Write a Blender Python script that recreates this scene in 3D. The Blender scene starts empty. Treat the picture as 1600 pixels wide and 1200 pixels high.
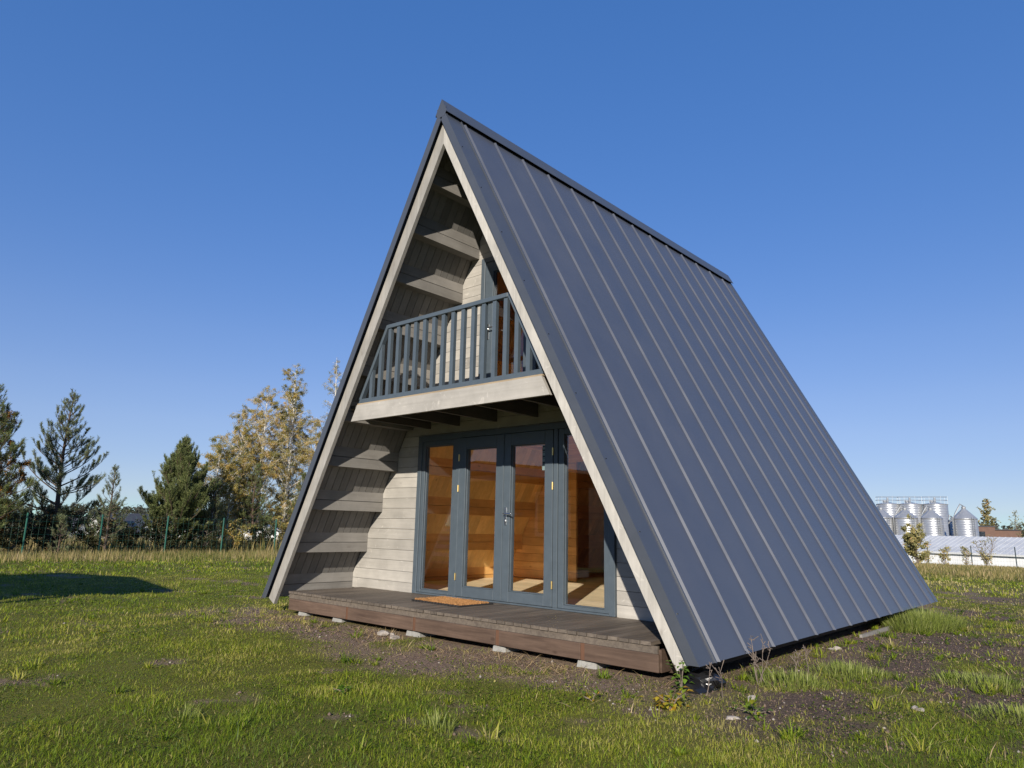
import bpy, math, random
import numpy as np
from mathutils import Matrix, Vector

rnd = random.Random(11)
rng = np.random.default_rng(7)
scene = bpy.context.scene
col = scene.collection

# ------------------------------------------------------------------ materials
def new_mat(name):
    m = bpy.data.materials.new(name)
    m.use_nodes = True
    nt = m.node_tree
    for n in list(nt.nodes):
        nt.nodes.remove(n)
    out = nt.nodes.new('ShaderNodeOutputMaterial')
    b = nt.nodes.new('ShaderNodeBsdfPrincipled')
    nt.links.new(b.outputs[0], out.inputs[0])
    return m, nt, b, out

def N(nt, t, **kw):
    n = nt.nodes.new('ShaderNode' + t)
    for k, v in kw.items():
        if k.startswith('i_'):
            key = k[2:]
            n.inputs[int(key) if key.isdigit() else key.replace('_', ' ')].default_value = v
        else:
            setattr(n, k, v)
    return n

def L(nt, a, b):
    nt.links.new(a, b)

def ramp(nt, fac, stops, interp='LINEAR'):
    r = nt.nodes.new('ShaderNodeValToRGB')
    r.color_ramp.interpolation = interp
    els = r.color_ramp.elements
    while len(els) < len(stops):
        els.new(0.5)
    for e, (p, c) in zip(els, stops):
        e.position = p
        e.color = (c[0], c[1], c[2], 1) if len(c) == 3 else c
    if fac is not None:
        L(nt, fac, r.inputs[0])
    return r

def g(v):
    return (v, v, v)

def mixc(nt, fac, a, b, mode='MIX'):
    m = nt.nodes.new('ShaderNodeMix')
    m.data_type = 'RGBA'
    m.blend_type = mode
    for sock, val in ((m.inputs[0], fac), (m.inputs[6], a), (m.inputs[7], b)):
        if hasattr(val, 'is_linked') or hasattr(val, 'links'):
            L(nt, val, sock)
        else:
            sock.default_value = val if not isinstance(val, tuple) or len(val) == 4 else (*val, 1)
    return m.outputs[2]

def wood(name, c1, c2, axis=1, rough=0.7, grain=0.5, island=0.16, knots=0.5, pale=0.0, bump=0.25, freq=1.0, spec=0.3):
    """weathered / painted boards; axis = the direction the boards run in"""
    m, nt, b, out = new_mat(name)
    tc = N(nt, 'TexCoord')
    sc = [26.0 * freq] * 3
    sc[axis] = 1.4 * freq
    geo = N(nt, 'NewGeometry')
    off = N(nt, 'VectorMath', operation='SCALE')
    cmb = N(nt, 'CombineXYZ')
    for i in range(3):
        L(nt, geo.outputs['Random Per Island'], cmb.inputs[i])
    L(nt, cmb.outputs[0], off.inputs[0]); off.inputs['Scale'].default_value = 37.0
    add = N(nt, 'VectorMath', operation='ADD')
    L(nt, tc.outputs['Object'], add.inputs[0]); L(nt, off.outputs[0], add.inputs[1])
    mp = N(nt, 'Mapping'); mp.inputs['Scale'].default_value = sc
    L(nt, add.outputs[0], mp.inputs[0])
    n1 = N(nt, 'TexNoise', i_Scale=1.0, i_Detail=5.0, i_Roughness=0.65, i_Distortion=0.6)
    L(nt, mp.outputs[0], n1.inputs['Vector'])
    r1 = ramp(nt, n1.outputs['Fac'], [(0.5 - 0.22 / max(grain, .05) * .5, c1), (0.5 + 0.22 / max(grain, .05) * .5, c2)])
    colr = r1.outputs[0]
    n2 = N(nt, 'TexNoise', i_Scale=2.3 * freq, i_Detail=4.0, i_Roughness=0.6)
    L(nt, add.outputs[0], n2.inputs['Vector'])
    r2 = ramp(nt, n2.outputs['Fac'], [(0.3, g(0.80)), (0.7, g(1.12))])
    colr = mixc(nt, 1.0, colr, r2.outputs[0], 'MULTIPLY')
    ri = ramp(nt, geo.outputs['Random Per Island'], [(0, g(1 - island)), (1, g(1 + island))])
    colr = mixc(nt, 1.0, colr, ri.outputs[0], 'MULTIPLY')
    if pale > 0:      # worn patches where the stain did not take
        n3 = N(nt, 'TexNoise', i_Scale=9.0, i_Detail=6.0, i_Roughness=0.7, i_Distortion=1.2)
        L(nt, add.outputs[0], n3.inputs['Vector'])
        r3 = ramp(nt, n3.outputs['Fac'], [(0.60, g(0)), (0.70, g(pale))])
        colr = mixc(nt, r3.outputs[0], colr, (min(1, c2[0] * 1.45), min(1, c2[1] * 1.45), min(1, c2[2] * 1.45), 1))
    if knots > 0:
        sk = [5.5] * 3
        sk[axis] = 2.6
        mk = N(nt, 'Mapping'); mk.inputs['Scale'].default_value = sk
        L(nt, add.outputs[0], mk.inputs[0])
        vo = N(nt, 'TexVoronoi', i_Scale=1.0, i_Randomness=1.0)
        L(nt, mk.outputs[0], vo.inputs['Vector'])
        rk = ramp(nt, vo.outputs['Distance'], [(0.05, g(knots)), (0.11, g(0))])
        colr = mixc(nt, rk.outputs[0], colr, (c1[0] * .45, c1[1] * .38, c1[2] * .33, 1))
    L(nt, colr, b.inputs['Base Color'])
    b.inputs['Roughness'].default_value = rough
    b.inputs['Specular IOR Level'].default_value = spec
    if bump > 0:
        bp = N(nt, 'Bump', i_Strength=bump, i_Distance=0.004)
        L(nt, n1.outputs['Fac'], bp.inputs['Height'])
        L(nt, bp.outputs[0], b.inputs['Normal'])
    return m

def paint(name, c, rough=0.4, metallic=0.0, var=0.1, bump=0.0, bscale=3.0, spec=0.5, scale=4.0):
    m, nt, b, out = new_mat(name)
    tc = N(nt, 'TexCoord')
    n = N(nt, 'TexNoise', i_Scale=scale, i_Detail=6.0, i_Roughness=0.65)
    L(nt, tc.outputs['Object'], n.inputs['Vector'])
    r = ramp(nt, n.outputs['Fac'], [(0.3, tuple(x * (1 - var) for x in c)), (0.7, tuple(min(1, x * (1 + var)) for x in c))])
    L(nt, r.outputs[0], b.inputs['Base Color'])
    rr = ramp(nt, n.outputs['Fac'], [(0.3, g(max(.05, rough - .06))), (0.7, g(rough + .06))])
    L(nt, rr.outputs[0], b.inputs['Roughness'])
    b.inputs['Metallic'].default_value = metallic
    b.inputs['Specular IOR Level'].default_value = spec
    if bump > 0:
        n2 = N(nt, 'TexNoise', i_Scale=bscale, i_Detail=2.0)
        L(nt, tc.outputs['Object'], n2.inputs['Vector'])
        bp = N(nt, 'Bump', i_Strength=bump, i_Distance=0.02)
        L(nt, n2.outputs['Fac'], bp.inputs['Height'])
        L(nt, bp.outputs[0], b.inputs['Normal'])
    return m

def leafmat(name, stops, trans=0.35, rough=0.55):
    """foliage: colour picked along a ramp by the per-leaf attribute t; light passes through the leaf"""
    m, nt, b, out = new_mat(name)
    at = N(nt, 'Attribute', attribute_name='t')
    r = ramp(nt, at.outputs['Fac'], stops)
    L(nt, r.outputs[0], b.inputs['Base Color'])
    b.inputs['Roughness'].default_value = rough
    b.inputs['Specular IOR Level'].default_value = 0.25
    tr = N(nt, 'BsdfTranslucent')
    L(nt, r.outputs[0], tr.inputs['Color'])
    mx = N(nt, 'MixShader', i_0=trans)
    L(nt, b.outputs[0], mx.inputs[1]); L(nt, tr.outputs[0], mx.inputs[2])
    L(nt, mx.outputs[0], out.inputs[0])
    return m

M = {}
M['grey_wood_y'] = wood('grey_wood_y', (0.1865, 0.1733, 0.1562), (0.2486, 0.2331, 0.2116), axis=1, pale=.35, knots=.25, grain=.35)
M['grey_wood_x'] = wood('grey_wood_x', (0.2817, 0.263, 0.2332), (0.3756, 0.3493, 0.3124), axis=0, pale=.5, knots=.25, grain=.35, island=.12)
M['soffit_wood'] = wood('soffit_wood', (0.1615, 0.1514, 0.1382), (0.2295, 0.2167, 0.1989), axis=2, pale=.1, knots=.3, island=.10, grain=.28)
M['shaded_wood'] = wood('shaded_wood', (.075, .066, .056), (.115, .10, .086), axis=1, knots=.2, grain=.3)  # balcony floor and joists: deep shade put into the wood colour
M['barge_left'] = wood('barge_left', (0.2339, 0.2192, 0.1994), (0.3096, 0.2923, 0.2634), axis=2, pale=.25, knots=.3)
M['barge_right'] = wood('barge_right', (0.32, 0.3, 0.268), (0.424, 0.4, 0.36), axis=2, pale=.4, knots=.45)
M['orange_y'] = wood('orange_y', (.70, .38, .125), (.82, .50, .18), axis=1, knots=.5, island=.14, rough=.5)
M['orange_x'] = wood('orange_x', (.72, .41, .14), (.85, .53, .20), axis=0, knots=.5, island=.14, rough=.5)
M['orange_z'] = wood('orange_z', (.80, .50, .17), (.90, .62, .25), axis=2, knots=.5, island=.12, rough=.5)
M['floor_wood'] = wood('floor_wood', (.80, .64, .40), (.88, .74, .50), axis=0, knots=.3, rough=.45, island=.1)
M['deck_wood'] = wood('deck_wood', (0.076, 0.06, 0.048), (0.152, 0.124, 0.096), axis=1, rough=.6, island=.22, knots=.3, pale=.15, spec=.4)
M['fascia_wood'] = wood('fascia_wood', (.060, .038, .027), (.118, .078, .056), axis=0, rough=.6, island=.15, knots=.5, grain=.6)
M['joint_wood'] = wood('joint_wood', (.085, .042, .025), (.125, .064, .038), axis=2, rough=.6, knots=0)
M['pine_edge'] = wood('pine_edge', (.26, .20, .13), (.34, .26, .17), axis=0, knots=.3)
M['dark_beam'] = wood('dark_beam', (.045, .028, .018), (.075, .05, .032), axis=1, knots=.2)
M['roof_metal'] = paint('roof_metal', (0.061, 0.067, 0.086), rough=.36, var=.09, bump=.25, bscale=1.3, scale=1.6)
M['trim_metal'] = paint('trim_metal', (0.0528, 0.0592, 0.0736), rough=.38, var=.06, bump=.1, bscale=2.2)
M['joinery'] = paint('joinery', (0.064, 0.0816, 0.0976), rough=.45, var=.08, scale=9)
M['chrome'] = paint('chrome', (.75, .75, .74), rough=.25, metallic=1.0, var=.04)
M['brass'] = paint('brass', (.68, .50, .20), rough=.32, metallic=1.0, var=.06)
M['concrete'] = paint('concrete', (0.238, 0.2321, 0.2142), rough=.9, var=.22, scale=14, bump=.4, bscale=30)
M['galv'] = paint('galv', (0.42, 0.425, 0.43), rough=.36, metallic=.6, var=.10, scale=1.5)
M['shed_roof'] = paint('shed_roof', (.46, .47, .48), rough=.55, var=.10, scale=.8)
M['galv_dark'] = paint('galv_dark', (.30, .31, .32), rough=.5, metallic=.5, var=.12, scale=1.5)
M['white_wall'] = paint('white_wall', (0.702, 0.702, 0.693), rough=.7, var=.08, scale=.7)
M['render_white'] = paint('render_white', (0.561, 0.561, 0.544), rough=.8, var=.06, scale=.7)
M['dark_tile'] = paint('dark_tile', (.055, .057, .065), rough=.7, var=.2, scale=3)
M['brown_brick'] = paint('brown_brick', (.13, .075, .055), rough=.85, var=.2, scale=2)
M['glass_dark'] = paint('glass_dark', (.02, .025, .03), rough=.08, var=.05)
M['fence_green'] = paint('fence_green', (.012, .085, .060), rough=.45, var=.15)
M['fence_dark'] = paint('fence_dark', (.03, .045, .05), rough=.5, var=.15)
M['black_plastic'] = paint('black_plastic', (.012, .012, .013), rough=.22, var=.2, bump=.3, bscale=12)
M['cabin_brown'] = wood('cabin_brown', (.045, .022, .014), (.075, .04, .026), axis=0, knots=.2)
M['cream'] = paint('cream', (.85, .74, .62), rough=.6, var=.06)
M['shingle'] = paint('shingle', (.12, .055, .04), rough=.8, var=.3, scale=12)
M['bark_pine'] = paint('bark_pine', (.085, .055, .038), rough=.9, var=.35, scale=9)
M['bark_birch'] = paint('bark_birch', (.58, .55, .50), rough=.8, var=.25, scale=6)
M['bark_grey'] = paint('bark_grey', (.16, .125, .10), rough=.9, var=.3, scale=8)
M['rubber'] = paint('rubber', (.018, .016, .015), rough=.7, var=.2)
M['coir'] = paint('coir', (0.442, 0.221, 0.08075), rough=.95, var=.25, scale=60, bump=.8, bscale=180)
M['label_paper'] = paint('label_paper', (.16, .22, .22), rough=.6, var=.1)
M['label_ink'] = paint('label_ink', (.02, .03, .035), rough=.6, var=.1)
M['pale_stone'] = paint('pale_stone', (.28, .245, .21), rough=.85, var=.25, scale=20, bump=.4, bscale=40)
M['clod'] = paint('clod', (.125, .085, .064), rough=.95, var=.45, scale=25)
M['straw'] = leafmat('straw', [(0, (.22, .14, .065)), (.5, (.42, .29, .14)), (1, (.58, .44, .25))], .2)
M['needles'] = leafmat('needles', [(0, (.045, .065, .024)), (.5, (.125, .155, .052)), (1, (.24, .245, .085))], .2)
M['needles_blue'] = leafmat('needles_blue', [(0, (.052, .074, .040)), (.5, (.135, .16, .075)), (1, (.25, .26, .12))], .2)
M['birch_leaf'] = leafmat('birch_leaf', [(0, (.12, .13, .04)), (.3, (.26, .24, .075)), (.6, (.46, .36, .11)), (.85, (.58, .36, .08)), (1, (.62, .50, .28))], .4)
M['autumn_leaf'] = leafmat('autumn_leaf', [(0, (.10, .055, .018)), (.5, (.30, .14, .03)), (1, (.42, .24, .05))], .4)
M['yellow_leaf'] = leafmat('yellow_leaf', [(0, (.12, .12, .03)), (.5, (.30, .25, .04)), (1, (.5, .37, .06))], .4)
M['dark_leaf'] = leafmat('dark_leaf', [(0, (.018, .022, .010)), (.6, (.045, .048, .018)), (1, (.10, .08, .03))], .25)
M['willow_leaf'] = leafmat('willow_leaf', [(0, (.13, .13, .045)), (.5, (.32, .29, .11)), (.85, (.48, .40, .17)), (1, (.50, .30, .13))], .4)
M['bare_twig'] = leafmat('bare_twig', [(0, (.12, .08, .055)), (1, (.26, .18, .13))], .1)
M['weed_leaf'] = leafmat('weed_leaf', [(0, (.06, .13, .015)), (.45, (.16, .26, .03)), (.62, (.40, .33, .03)), (.9, (.52, .30, .03)), (1, (.40, .16, .03))], .4, .4)
M['grass'] = leafmat('grass', [(0, (.066, .110, .009)), (.35, (.145, .210, .013)), (.65, (.235, .275, .019)), (.85, (.33, .31, .045)), (1, (.48, .40, .17))], .38, .5)
M['clump_grass'] = leafmat('clump_grass', [(0, (.12, .16, .025)), (.6, (.23, .27, .055)), (1, (.38, .39, .14))], .4, .5)
M['dry_grass'] = leafmat('dry_grass', [(0, (.08, .10, .025)), (.3, (.18, .165, .05)), (.6, (.32, .245, .10)), (1, (.50, .38, .21))], .35, .6)
M['forest'] = leafmat('forest', [(0, (.030, .034, .026)), (.6, (.058, .060, .044)), (1, (.105, .082, .055))], .1, .9)

def glass_mat():
    m, nt, b, out = new_mat('window_glass')
    nt.nodes.remove(b)
    geo = N(nt, 'NewGeometry')
    dot = N(nt, 'VectorMath', operation='DOT_PRODUCT')
    L(nt, geo.outputs['Normal'], dot.inputs[0]); L(nt, geo.outputs['Incoming'], dot.inputs[1])
    ab = N(nt, 'Math', operation='ABSOLUTE'); L(nt, dot.outputs['Value'], ab.inputs[0])
    om = N(nt, 'Math', operation='SUBTRACT'); om.inputs[0].default_value = 1; L(nt, ab.outputs[0], om.inputs[1])
    pw = N(nt, 'Math', operation='POWER'); L(nt, om.outputs[0], pw.inputs[0]); pw.inputs[1].default_value = 5
    ma = N(nt, 'Math', operation='MULTIPLY_ADD'); L(nt, pw.outputs[0], ma.inputs[0])
    ma.inputs[1].default_value = .83; ma.inputs[2].default_value = .13
    tr = N(nt, 'BsdfTransparent'); tr.inputs[0].default_value = (.985, .99, .985, 1)
    gl = N(nt, 'BsdfGlossy'); gl.inputs['Roughness'].default_value = 0.0
    mx = N(nt, 'MixShader'); L(nt, ma.outputs[0], mx.inputs[0]); L(nt, tr.outputs[0], mx.inputs[1]); L(nt, gl.outputs[0], mx.inputs[2])
    L(nt, mx.outputs[0], out.inputs[0])
    return m
M['glass'] = glass_mat()

# ------------------------------------------------------------------ object helpers
def put(o, parent=None, label=None, cat=None, group=None, kind=None):
    col.objects.link(o)
    if parent is not None: o.parent = parent
    if label: o['label'] = label
    if cat: o['category'] = cat
    if group: o['group'] = group
    if kind: o['kind'] = kind
    return o

def empty(name, loc=(0, 0, 0), rz=0, label=None, cat=None, group=None):
    o = bpy.data.objects.new(name, None)
    o.empty_display_size = .3
    o.location = loc; o.rotation_euler = (0, 0, rz)
    return put(o, None, label, cat, group)

class MB:
    def __init__(s): s.v = []; s.f = []
    def add(s, vs, fs):
        k = len(s.v); s.v += [tuple(map(float, p)) for p in vs]; s.f += [tuple(k + i for i in f) for f in fs]; return s
    def box(s, x0, x1, y0, y1, z0, z1):
        return s.hexa([(x0, y0, z0), (x1, y0, z0), (x1, y1, z0), (x0, y1, z0), (x0, y0, z1), (x1, y0, z1), (x1, y1, z1), (x0, y1, z1)])
    def hexa(s, p):
        return s.add(p, [(0, 3, 2, 1), (4, 5, 6, 7), (0, 1, 5, 4), (1, 2, 6, 5), (2, 3, 7, 6), (3, 0, 4, 7)])
    def prism(s, poly, y0, y1):
        """polygon in xz swept along y"""
        a = sum(poly[i][0] * poly[(i + 1) % len(poly)][1] - poly[(i + 1) % len(poly)][0] * poly[i][1] for i in range(len(poly)))
        if a < 0: poly = poly[::-1]
        n = len(poly)
        vs = [(x, y0, z) for x, z in poly] + [(x, y1, z) for x, z in poly]
        fs = [tuple(range(n)), tuple(range(2 * n - 1, n - 1, -1))] + [(i, n + i, n + (i + 1) % n, (i + 1) % n) for i in range(n)]
        return s.add(vs, [f[::1] for f in fs])
    def tube(s, pts, rad, sides=8, cap=True):
        pts = [Vector(p) for p in pts]; n = len(pts)
        if not hasattr(rad, '__len__'): rad = [rad] * n
        vs = []; fs = []
        up = Vector((.13, .21, .97))
        for i, p in enumerate(pts):
            t = (pts[min(i + 1, n - 1)] - pts[max(i - 1, 0)]).normalized()
            a = t.cross(up)
            if a.length < .05: a = t.cross(Vector((1, 0, 0)))
            a.normalize(); b = t.cross(a)
            for k in range(sides):
                w = 2 * math.pi * k / sides
                vs.append(p + (a * math.cos(w) + b * math.sin(w)) * rad[i])
        for i in range(n - 1):
            for k in range(sides):
                k2 = (k + 1) % sides
                fs.append((i * sides + k, i * sides + k2, (i + 1) * sides + k2, (i + 1) * sides + k))
        if cap:
            fs.append(tuple(range(sides - 1, -1, -1))); fs.append(tuple((n - 1) * sides + k for k in range(sides)))
        return s.add(vs, fs)
    def lathe(s, prof, sides=32, cx=0, cy=0):
        n = len(prof); vs = []; fs = []
        for r, z in prof:
            for k in range(sides):
                w = 2 * math.pi * k / sides
                vs.append((cx + r * math.cos(w), cy + r * math.sin(w), z))
        for i in range(n - 1):
            for k in range(sides):
                k2 = (k + 1) % sides
                fs.append((i * sides + k, i * sides + k2, (i + 1) * sides + k2, (i + 1) * sides + k))
        fs.append(tuple(range(sides - 1, -1, -1))); fs.append(tuple((n - 1) * sides + k for k in range(sides)))
        return s.add(vs, fs)
    def mirror_x(s):
        o = MB(); o.v = [(-x, y, z) for x, y, z in s.v]; o.f = [f[::-1] for f in s.f]; return o
    def build(s, name, mat, parent=None, smooth=False, bevel=0, **kw):
        me = bpy.data.meshes.new(name); me.from_pydata(s.v, [], s.f); me.materials.append(mat)
        me.validate(); me.update()
        if smooth:
            me.polygons.foreach_set('use_smooth', [True] * len(me.polygons))
        o = bpy.data.objects.new(name, me)
        put(o, parent, **kw)
        if bevel:
            b = o.modifiers.new('edge', 'BEVEL'); b.width = bevel; b.segments = 1; b.limit_method = 'ANGLE'
        return o

def np_mesh(name, V, F, mat, parent=None, t=None, **kw):
    """V (n,3), F list of index arrays of shape (m,3) or (m,4), t per-vertex attribute"""
    me = bpy.data.meshes.new(name)
    V = np.asarray(V, np.float32)
    me.vertices.add(len(V)); me.vertices.foreach_set('co', V.ravel())
    loops = np.concatenate([f.ravel() for f in F]).astype(np.int32)
    tot = np.concatenate([np.full(len(f), f.shape[1], np.int32) for f in F])
    st = np.concatenate([[0], np.cumsum(tot)[:-1]]).astype(np.int32)
    me.loops.add(len(loops)); me.loops.foreach_set('vertex_index', loops)
    me.polygons.add(len(tot)); me.polygons.foreach_set('loop_start', st); me.polygons.foreach_set('loop_total', tot)
    if t is not None:
        a = me.attributes.new('t', 'FLOAT', 'POINT'); a.data.foreach_set('value', np.asarray(t, np.float32))
    me.materials.append(mat)
    me.update(calc_edges=True)
    return put(bpy.data.objects.new(name, me), parent, **kw)

# ------------------------------------------------------------------ noise / ground height
_perm = np.random.default_rng(3).random((256, 256))
def vnoise(x, y):
    xi = np.floor(x).astype(int); yi = np.floor(y).astype(int); fx = x - xi; fy = y - yi
    fx = fx * fx * (3 - 2 * fx); fy = fy * fy * (3 - 2 * fy)
    P = lambda a, b: _perm[a & 255, b & 255]
    return (P(xi, yi) * (1 - fx) + P(xi + 1, yi) * fx) * (1 - fy) + (P(xi, yi + 1) * (1 - fx) + P(xi + 1, yi + 1) * fx) * fy
def fbm(x, y, s, o=4):
    v = 0; a = .5; w = 0
    for i in range(o):
        v = v + a * vnoise(x * s + 17.3 * i, y * s + 9.1 * i); w += a; a *= .55; s *= 2.03
    return v / w
def sstep(a, b, x):
    t = np.clip((x - a) / (b - a), 0, 1); return t * t * (3 - 2 * t)
def gz(x, y):
    x = np.asarray(x, float); y = np.asarray(y, float)
    r = np.hypot(x, y - 3)
    drop = np.minimum(.017 * np.maximum(0, r - 12), 1.7)
    und = (fbm(x, y, .35, 3) - .5) * .10 + (fbm(x, y, 2.1, 3) - .5) * .045
    near = sstep(3.5, 6.5, np.hypot(x * .9, y - 3.6) )
    return -.172 - drop - .45 * sstep(30, 62, r) * sstep(.55, .9, y / (np.abs(x) + np.abs(y) + 1e-6)) * (y > 0) * (1 - sstep(110, 300, r)) + und * (0.35 + .65 * near) * (1 - sstep(60, 120, r))
def soil(x, y):
    """share of bare earth on the ground, 0..1"""
    x = np.asarray(x, float); y = np.asarray(y, float)
    n = fbm(x, y, .9, 5); n2 = fbm(x + 40, y - 13, 2.6, 4)
    front = (.25 + .75 * sstep(.36, .52, .5 * n + .5 * n2)) * sstep(-1.25, -.45, y + (n - .5) * 1.6) * (1 - sstep(.0, .35, y)) * sstep(-4.4, -2.9, x + (n2 - .5)) * (1 - sstep(2.4, 3.6, x))
    strip = (1 - sstep(.2, .9, np.abs(x) - 2.9 + (n - .5) * .6)) * sstep(-.8, 0, y) * (1 - sstep(7.4, 8.6, y)) * (x > 0)
    right = sstep(2.9, 3.6, x + .18 * y) * sstep(-1.6, -.4, y - .12 * (x - 3.5)) * (1 - sstep(11, 17, y))
    right = right * sstep(.36, .52, .55 * n + .45 * n2)
    spots = sstep(.60, .72, .6 * n2 + .4 * fbm(x - 9, y + 31, 1.7, 3)) * .8
    return np.clip(np.maximum.reduce([front, strip * .9, right, spots]), 0, 1)

CAM = np.array([5.67561568, -5.00875426, 0.96576014])
FWD = np.array([-0.65655144, 0.7278208, 0.19803307])
RGT = np.array([0.74521846, 0.66648412, 0.02117447])
UPV = np.array([0.11657468, -0.16148003, 0.9799666])

# ------------------------------------------------------------------ camera, sky, sun
cam = bpy.data.cameras.new('camera'); co = bpy.data.objects.new('camera', cam); col.objects.link(co)
cam.sensor_width = 36; cam.lens = 1104.2832 / 1600 * 36; cam.clip_end = 9000; cam.clip_start = .05
mw = Matrix.Identity(4)
for i in range(3):
    mw[i][0] = RGT[i]; mw[i][1] = UPV[i]; mw[i][2] = -FWD[i]; mw[i][3] = CAM[i]
co.matrix_world = mw
scene.camera = co

SUN = Vector((.556, -1, .487)).normalized()
elev = math.asin(SUN.z); az = math.atan2(SUN.x, SUN.y)
w = bpy.data.worlds.new('World'); scene.world = w; w.use_nodes = True
nt = w.node_tree
bg = nt.nodes['Background']
sky = nt.nodes.new('ShaderNodeTexSky'); sky.sky_type = 'NISHITA'; sky.sun_disc = False
sky.sun_elevation = elev; sky.sun_rotation = az
sky.air_density = 1.0; sky.dust_density = 0.0; sky.ozone_density = 7.0; sky.altitude = 100
# the clear autumn sky, its brightness range narrowed between zenith and horizon
se = nt.nodes.new('ShaderNodeSeparateColor'); se.mode = 'HSV'
cb = nt.nodes.new('ShaderNodeCombineColor'); cb.mode = 'HSV'
pw_ = nt.nodes.new('ShaderNodeMath'); pw_.operation = 'POWER'; pw_.inputs[1].default_value = .46
ml_ = nt.nodes.new('ShaderNodeMath'); ml_.operation = 'MULTIPLY'; ml_.inputs[1].default_value = 1.95
hu_ = nt.nodes.new('ShaderNodeMath'); hu_.operation = 'MULTIPLY_ADD'; hu_.inputs[1].default_value = .45; hu_.inputs[2].default_value = .3435
nt.links.new(sky.outputs[0], se.inputs[0]); nt.links.new(se.outputs[0], hu_.inputs[0]); nt.links.new(hu_.outputs[0], cb.inputs[0])
st_ = ramp(nt, se.outputs[1], [(.30, g(.33)), (.50, g(.45)), (.60, g(.525)), (.648, g(.56)), (.706, g(.605)), (.75, g(.665)), (.785, g(.742)), (.81, g(.825)), (.83, g(.89)), (.86, g(.93))])
nt.links.new(st_.outputs[0], cb.inputs[1])
nt.links.new(se.outputs[2], pw_.inputs[0]); nt.links.new(pw_.outputs[0], ml_.inputs[0]); nt.links.new(ml_.outputs[0], cb.inputs[2])
nt.links.new(cb.outputs[0], bg.inputs[0])
bg.inputs[1].default_value = .10
sl = bpy.data.lights.new('sun', 'SUN'); so = bpy.data.objects.new('sun', sl); col.objects.link(so)
sl.energy = 4.3; sl.angle = math.radians(.53); sl.color = (1, .93, .82)
so.rotation_euler = SUN.to_track_quat('Z', 'Y').to_euler(); so.location = (8, -14, 9)
scene.view_settings.view_transform = 'Standard'; scene.view_settings.look = 'None'
scene.view_settings.exposure = .70; scene.view_settings.gamma = 1
scene.cycles.use_denoising = True
scene.cycles.max_bounces = 10; scene.cycles.diffuse_bounces = 7; scene.cycles.transparent_max_bounces = 12

# ------------------------------------------------------------------ ground
def axis_pts(lo, hi, step, far):
    a = np.arange(lo, hi + 1e-6, step); s = step; pts = [a]; x = hi; up = []
    while x < far: s *= 1.16; x += s; up.append(x)
    s = step; x = lo; dn = []
    while x > -far: s *= 1.16; x -= s; dn.append(x)
    return np.array(dn[::-1] + list(a) + up)
gx = axis_pts(-14, 11, .10, 4000); gy = axis_pts(-7, 16, .10, 4000)
X, Y = np.meshgrid(gx, gy, indexing='ij'); Z = gz(X, Y)
nx, ny = X.shape
idx = np.arange(nx * ny).reshape(nx, ny)
F = np.stack([idx[:-1, :-1].ravel(), idx[1:, :-1].ravel(), idx[1:, 1:].ravel(), idx[:-1, 1:].ravel()], 1)
def ground_mat():
    m, nt, b, out = new_mat('lawn_and_soil')
    tc = N(nt, 'TexCoord'); at = N(nt, 'Attribute', attribute_name='t')
    n1 = N(nt, 'TexNoise', i_Scale=1.3, i_Detail=8.0, i_Roughness=.7); L(nt, tc.outputs['Object'], n1.inputs[0])
    n2 = N(nt, 'TexNoise', i_Scale=38.0, i_Detail=6.0, i_Roughness=.75); L(nt, tc.outputs['Object'], n2.inputs[0])
    n3 = N(nt, 'TexNoise', i_Scale=.05, i_Detail=5.0, i_Roughness=.6); L(nt, tc.outputs['Object'], n3.inputs[0])
    vo = N(nt, 'TexVoronoi', i_Scale=70.0); L(nt, tc.outputs['Object'], vo.inputs['Vector'])
    soilc = ramp(nt, n2.outputs[0], [(.28, (.065, .045, .034)), (.5, (.200, .138, .102)), (.75, (.35, .265, .20))])
    sp = ramp(nt, vo.outputs['Distance'], [(.0, g(.85)), (.16, g(0))])
    soilc2 = mixc(nt, sp.outputs[0], soilc.outputs[0], (.25, .20, .155, 1))
    sx = N(nt, 'SeparateXYZ'); L(nt, tc.outputs['Object'], sx.inputs[0])
    mr = N(nt, 'MapRange', i_1=2.4, i_2=3.6, i_3=1.0, i_4=.55); L(nt, sx.outputs[0], mr.inputs[0])   # darker topsoil on the right
    cmb = N(nt, 'CombineColor')
    for i in range(3): L(nt, mr.outputs[0], cmb.inputs[i])
    soilc2 = mixc(nt, 1.0, soilc2, cmb.outputs[0], 'MULTIPLY')
    n4 = N(nt, 'TexNoise', i_Scale=150.0, i_Detail=5.0, i_Roughness=.8); L(nt, tc.outputs['Object'], n4.inputs[0])
    gr = ramp(nt, n4.outputs[0], [(.25, (.060, .062, .012)), (.5, (.120, .118, .020)), (.8, (.18, .155, .042))])
    gv = ramp(nt, n1.outputs[0], [(.3, g(.8)), (.7, g(1.25))])
    grc = mixc(nt, 1.0, gr.outputs[0], gv.outputs[0], 'MULTIPLY')
    fr = ramp(nt, n3.outputs[0], [(.35, (.055, .070, .022)), (.6, (.16, .13, .06))])
    cd = N(nt, 'VectorMath', operation='LENGTH'); L(nt, tc.outputs['Object'], cd.inputs[0])
    fd = N(nt, 'MapRange', i_1=26.0, i_2=60.0); L(nt, cd.outputs['Value'], fd.inputs[0])
    grc = mixc(nt, fd.outputs[0], grc, fr.outputs[0])
    c = mixc(nt, at.outputs['Fac'], grc, soilc2)
    L(nt, c, b.inputs['Base Color']); b.inputs['Roughness'].default_value = .95; b.inputs['Specular IOR Level'].default_value = .15
    bp = N(nt, 'Bump', i_Strength=.9, i_Distance=.03); L(nt, n2.outputs[0], bp.inputs['Height']); L(nt, bp.outputs[0], b.inputs['Normal'])
    return m
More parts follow.
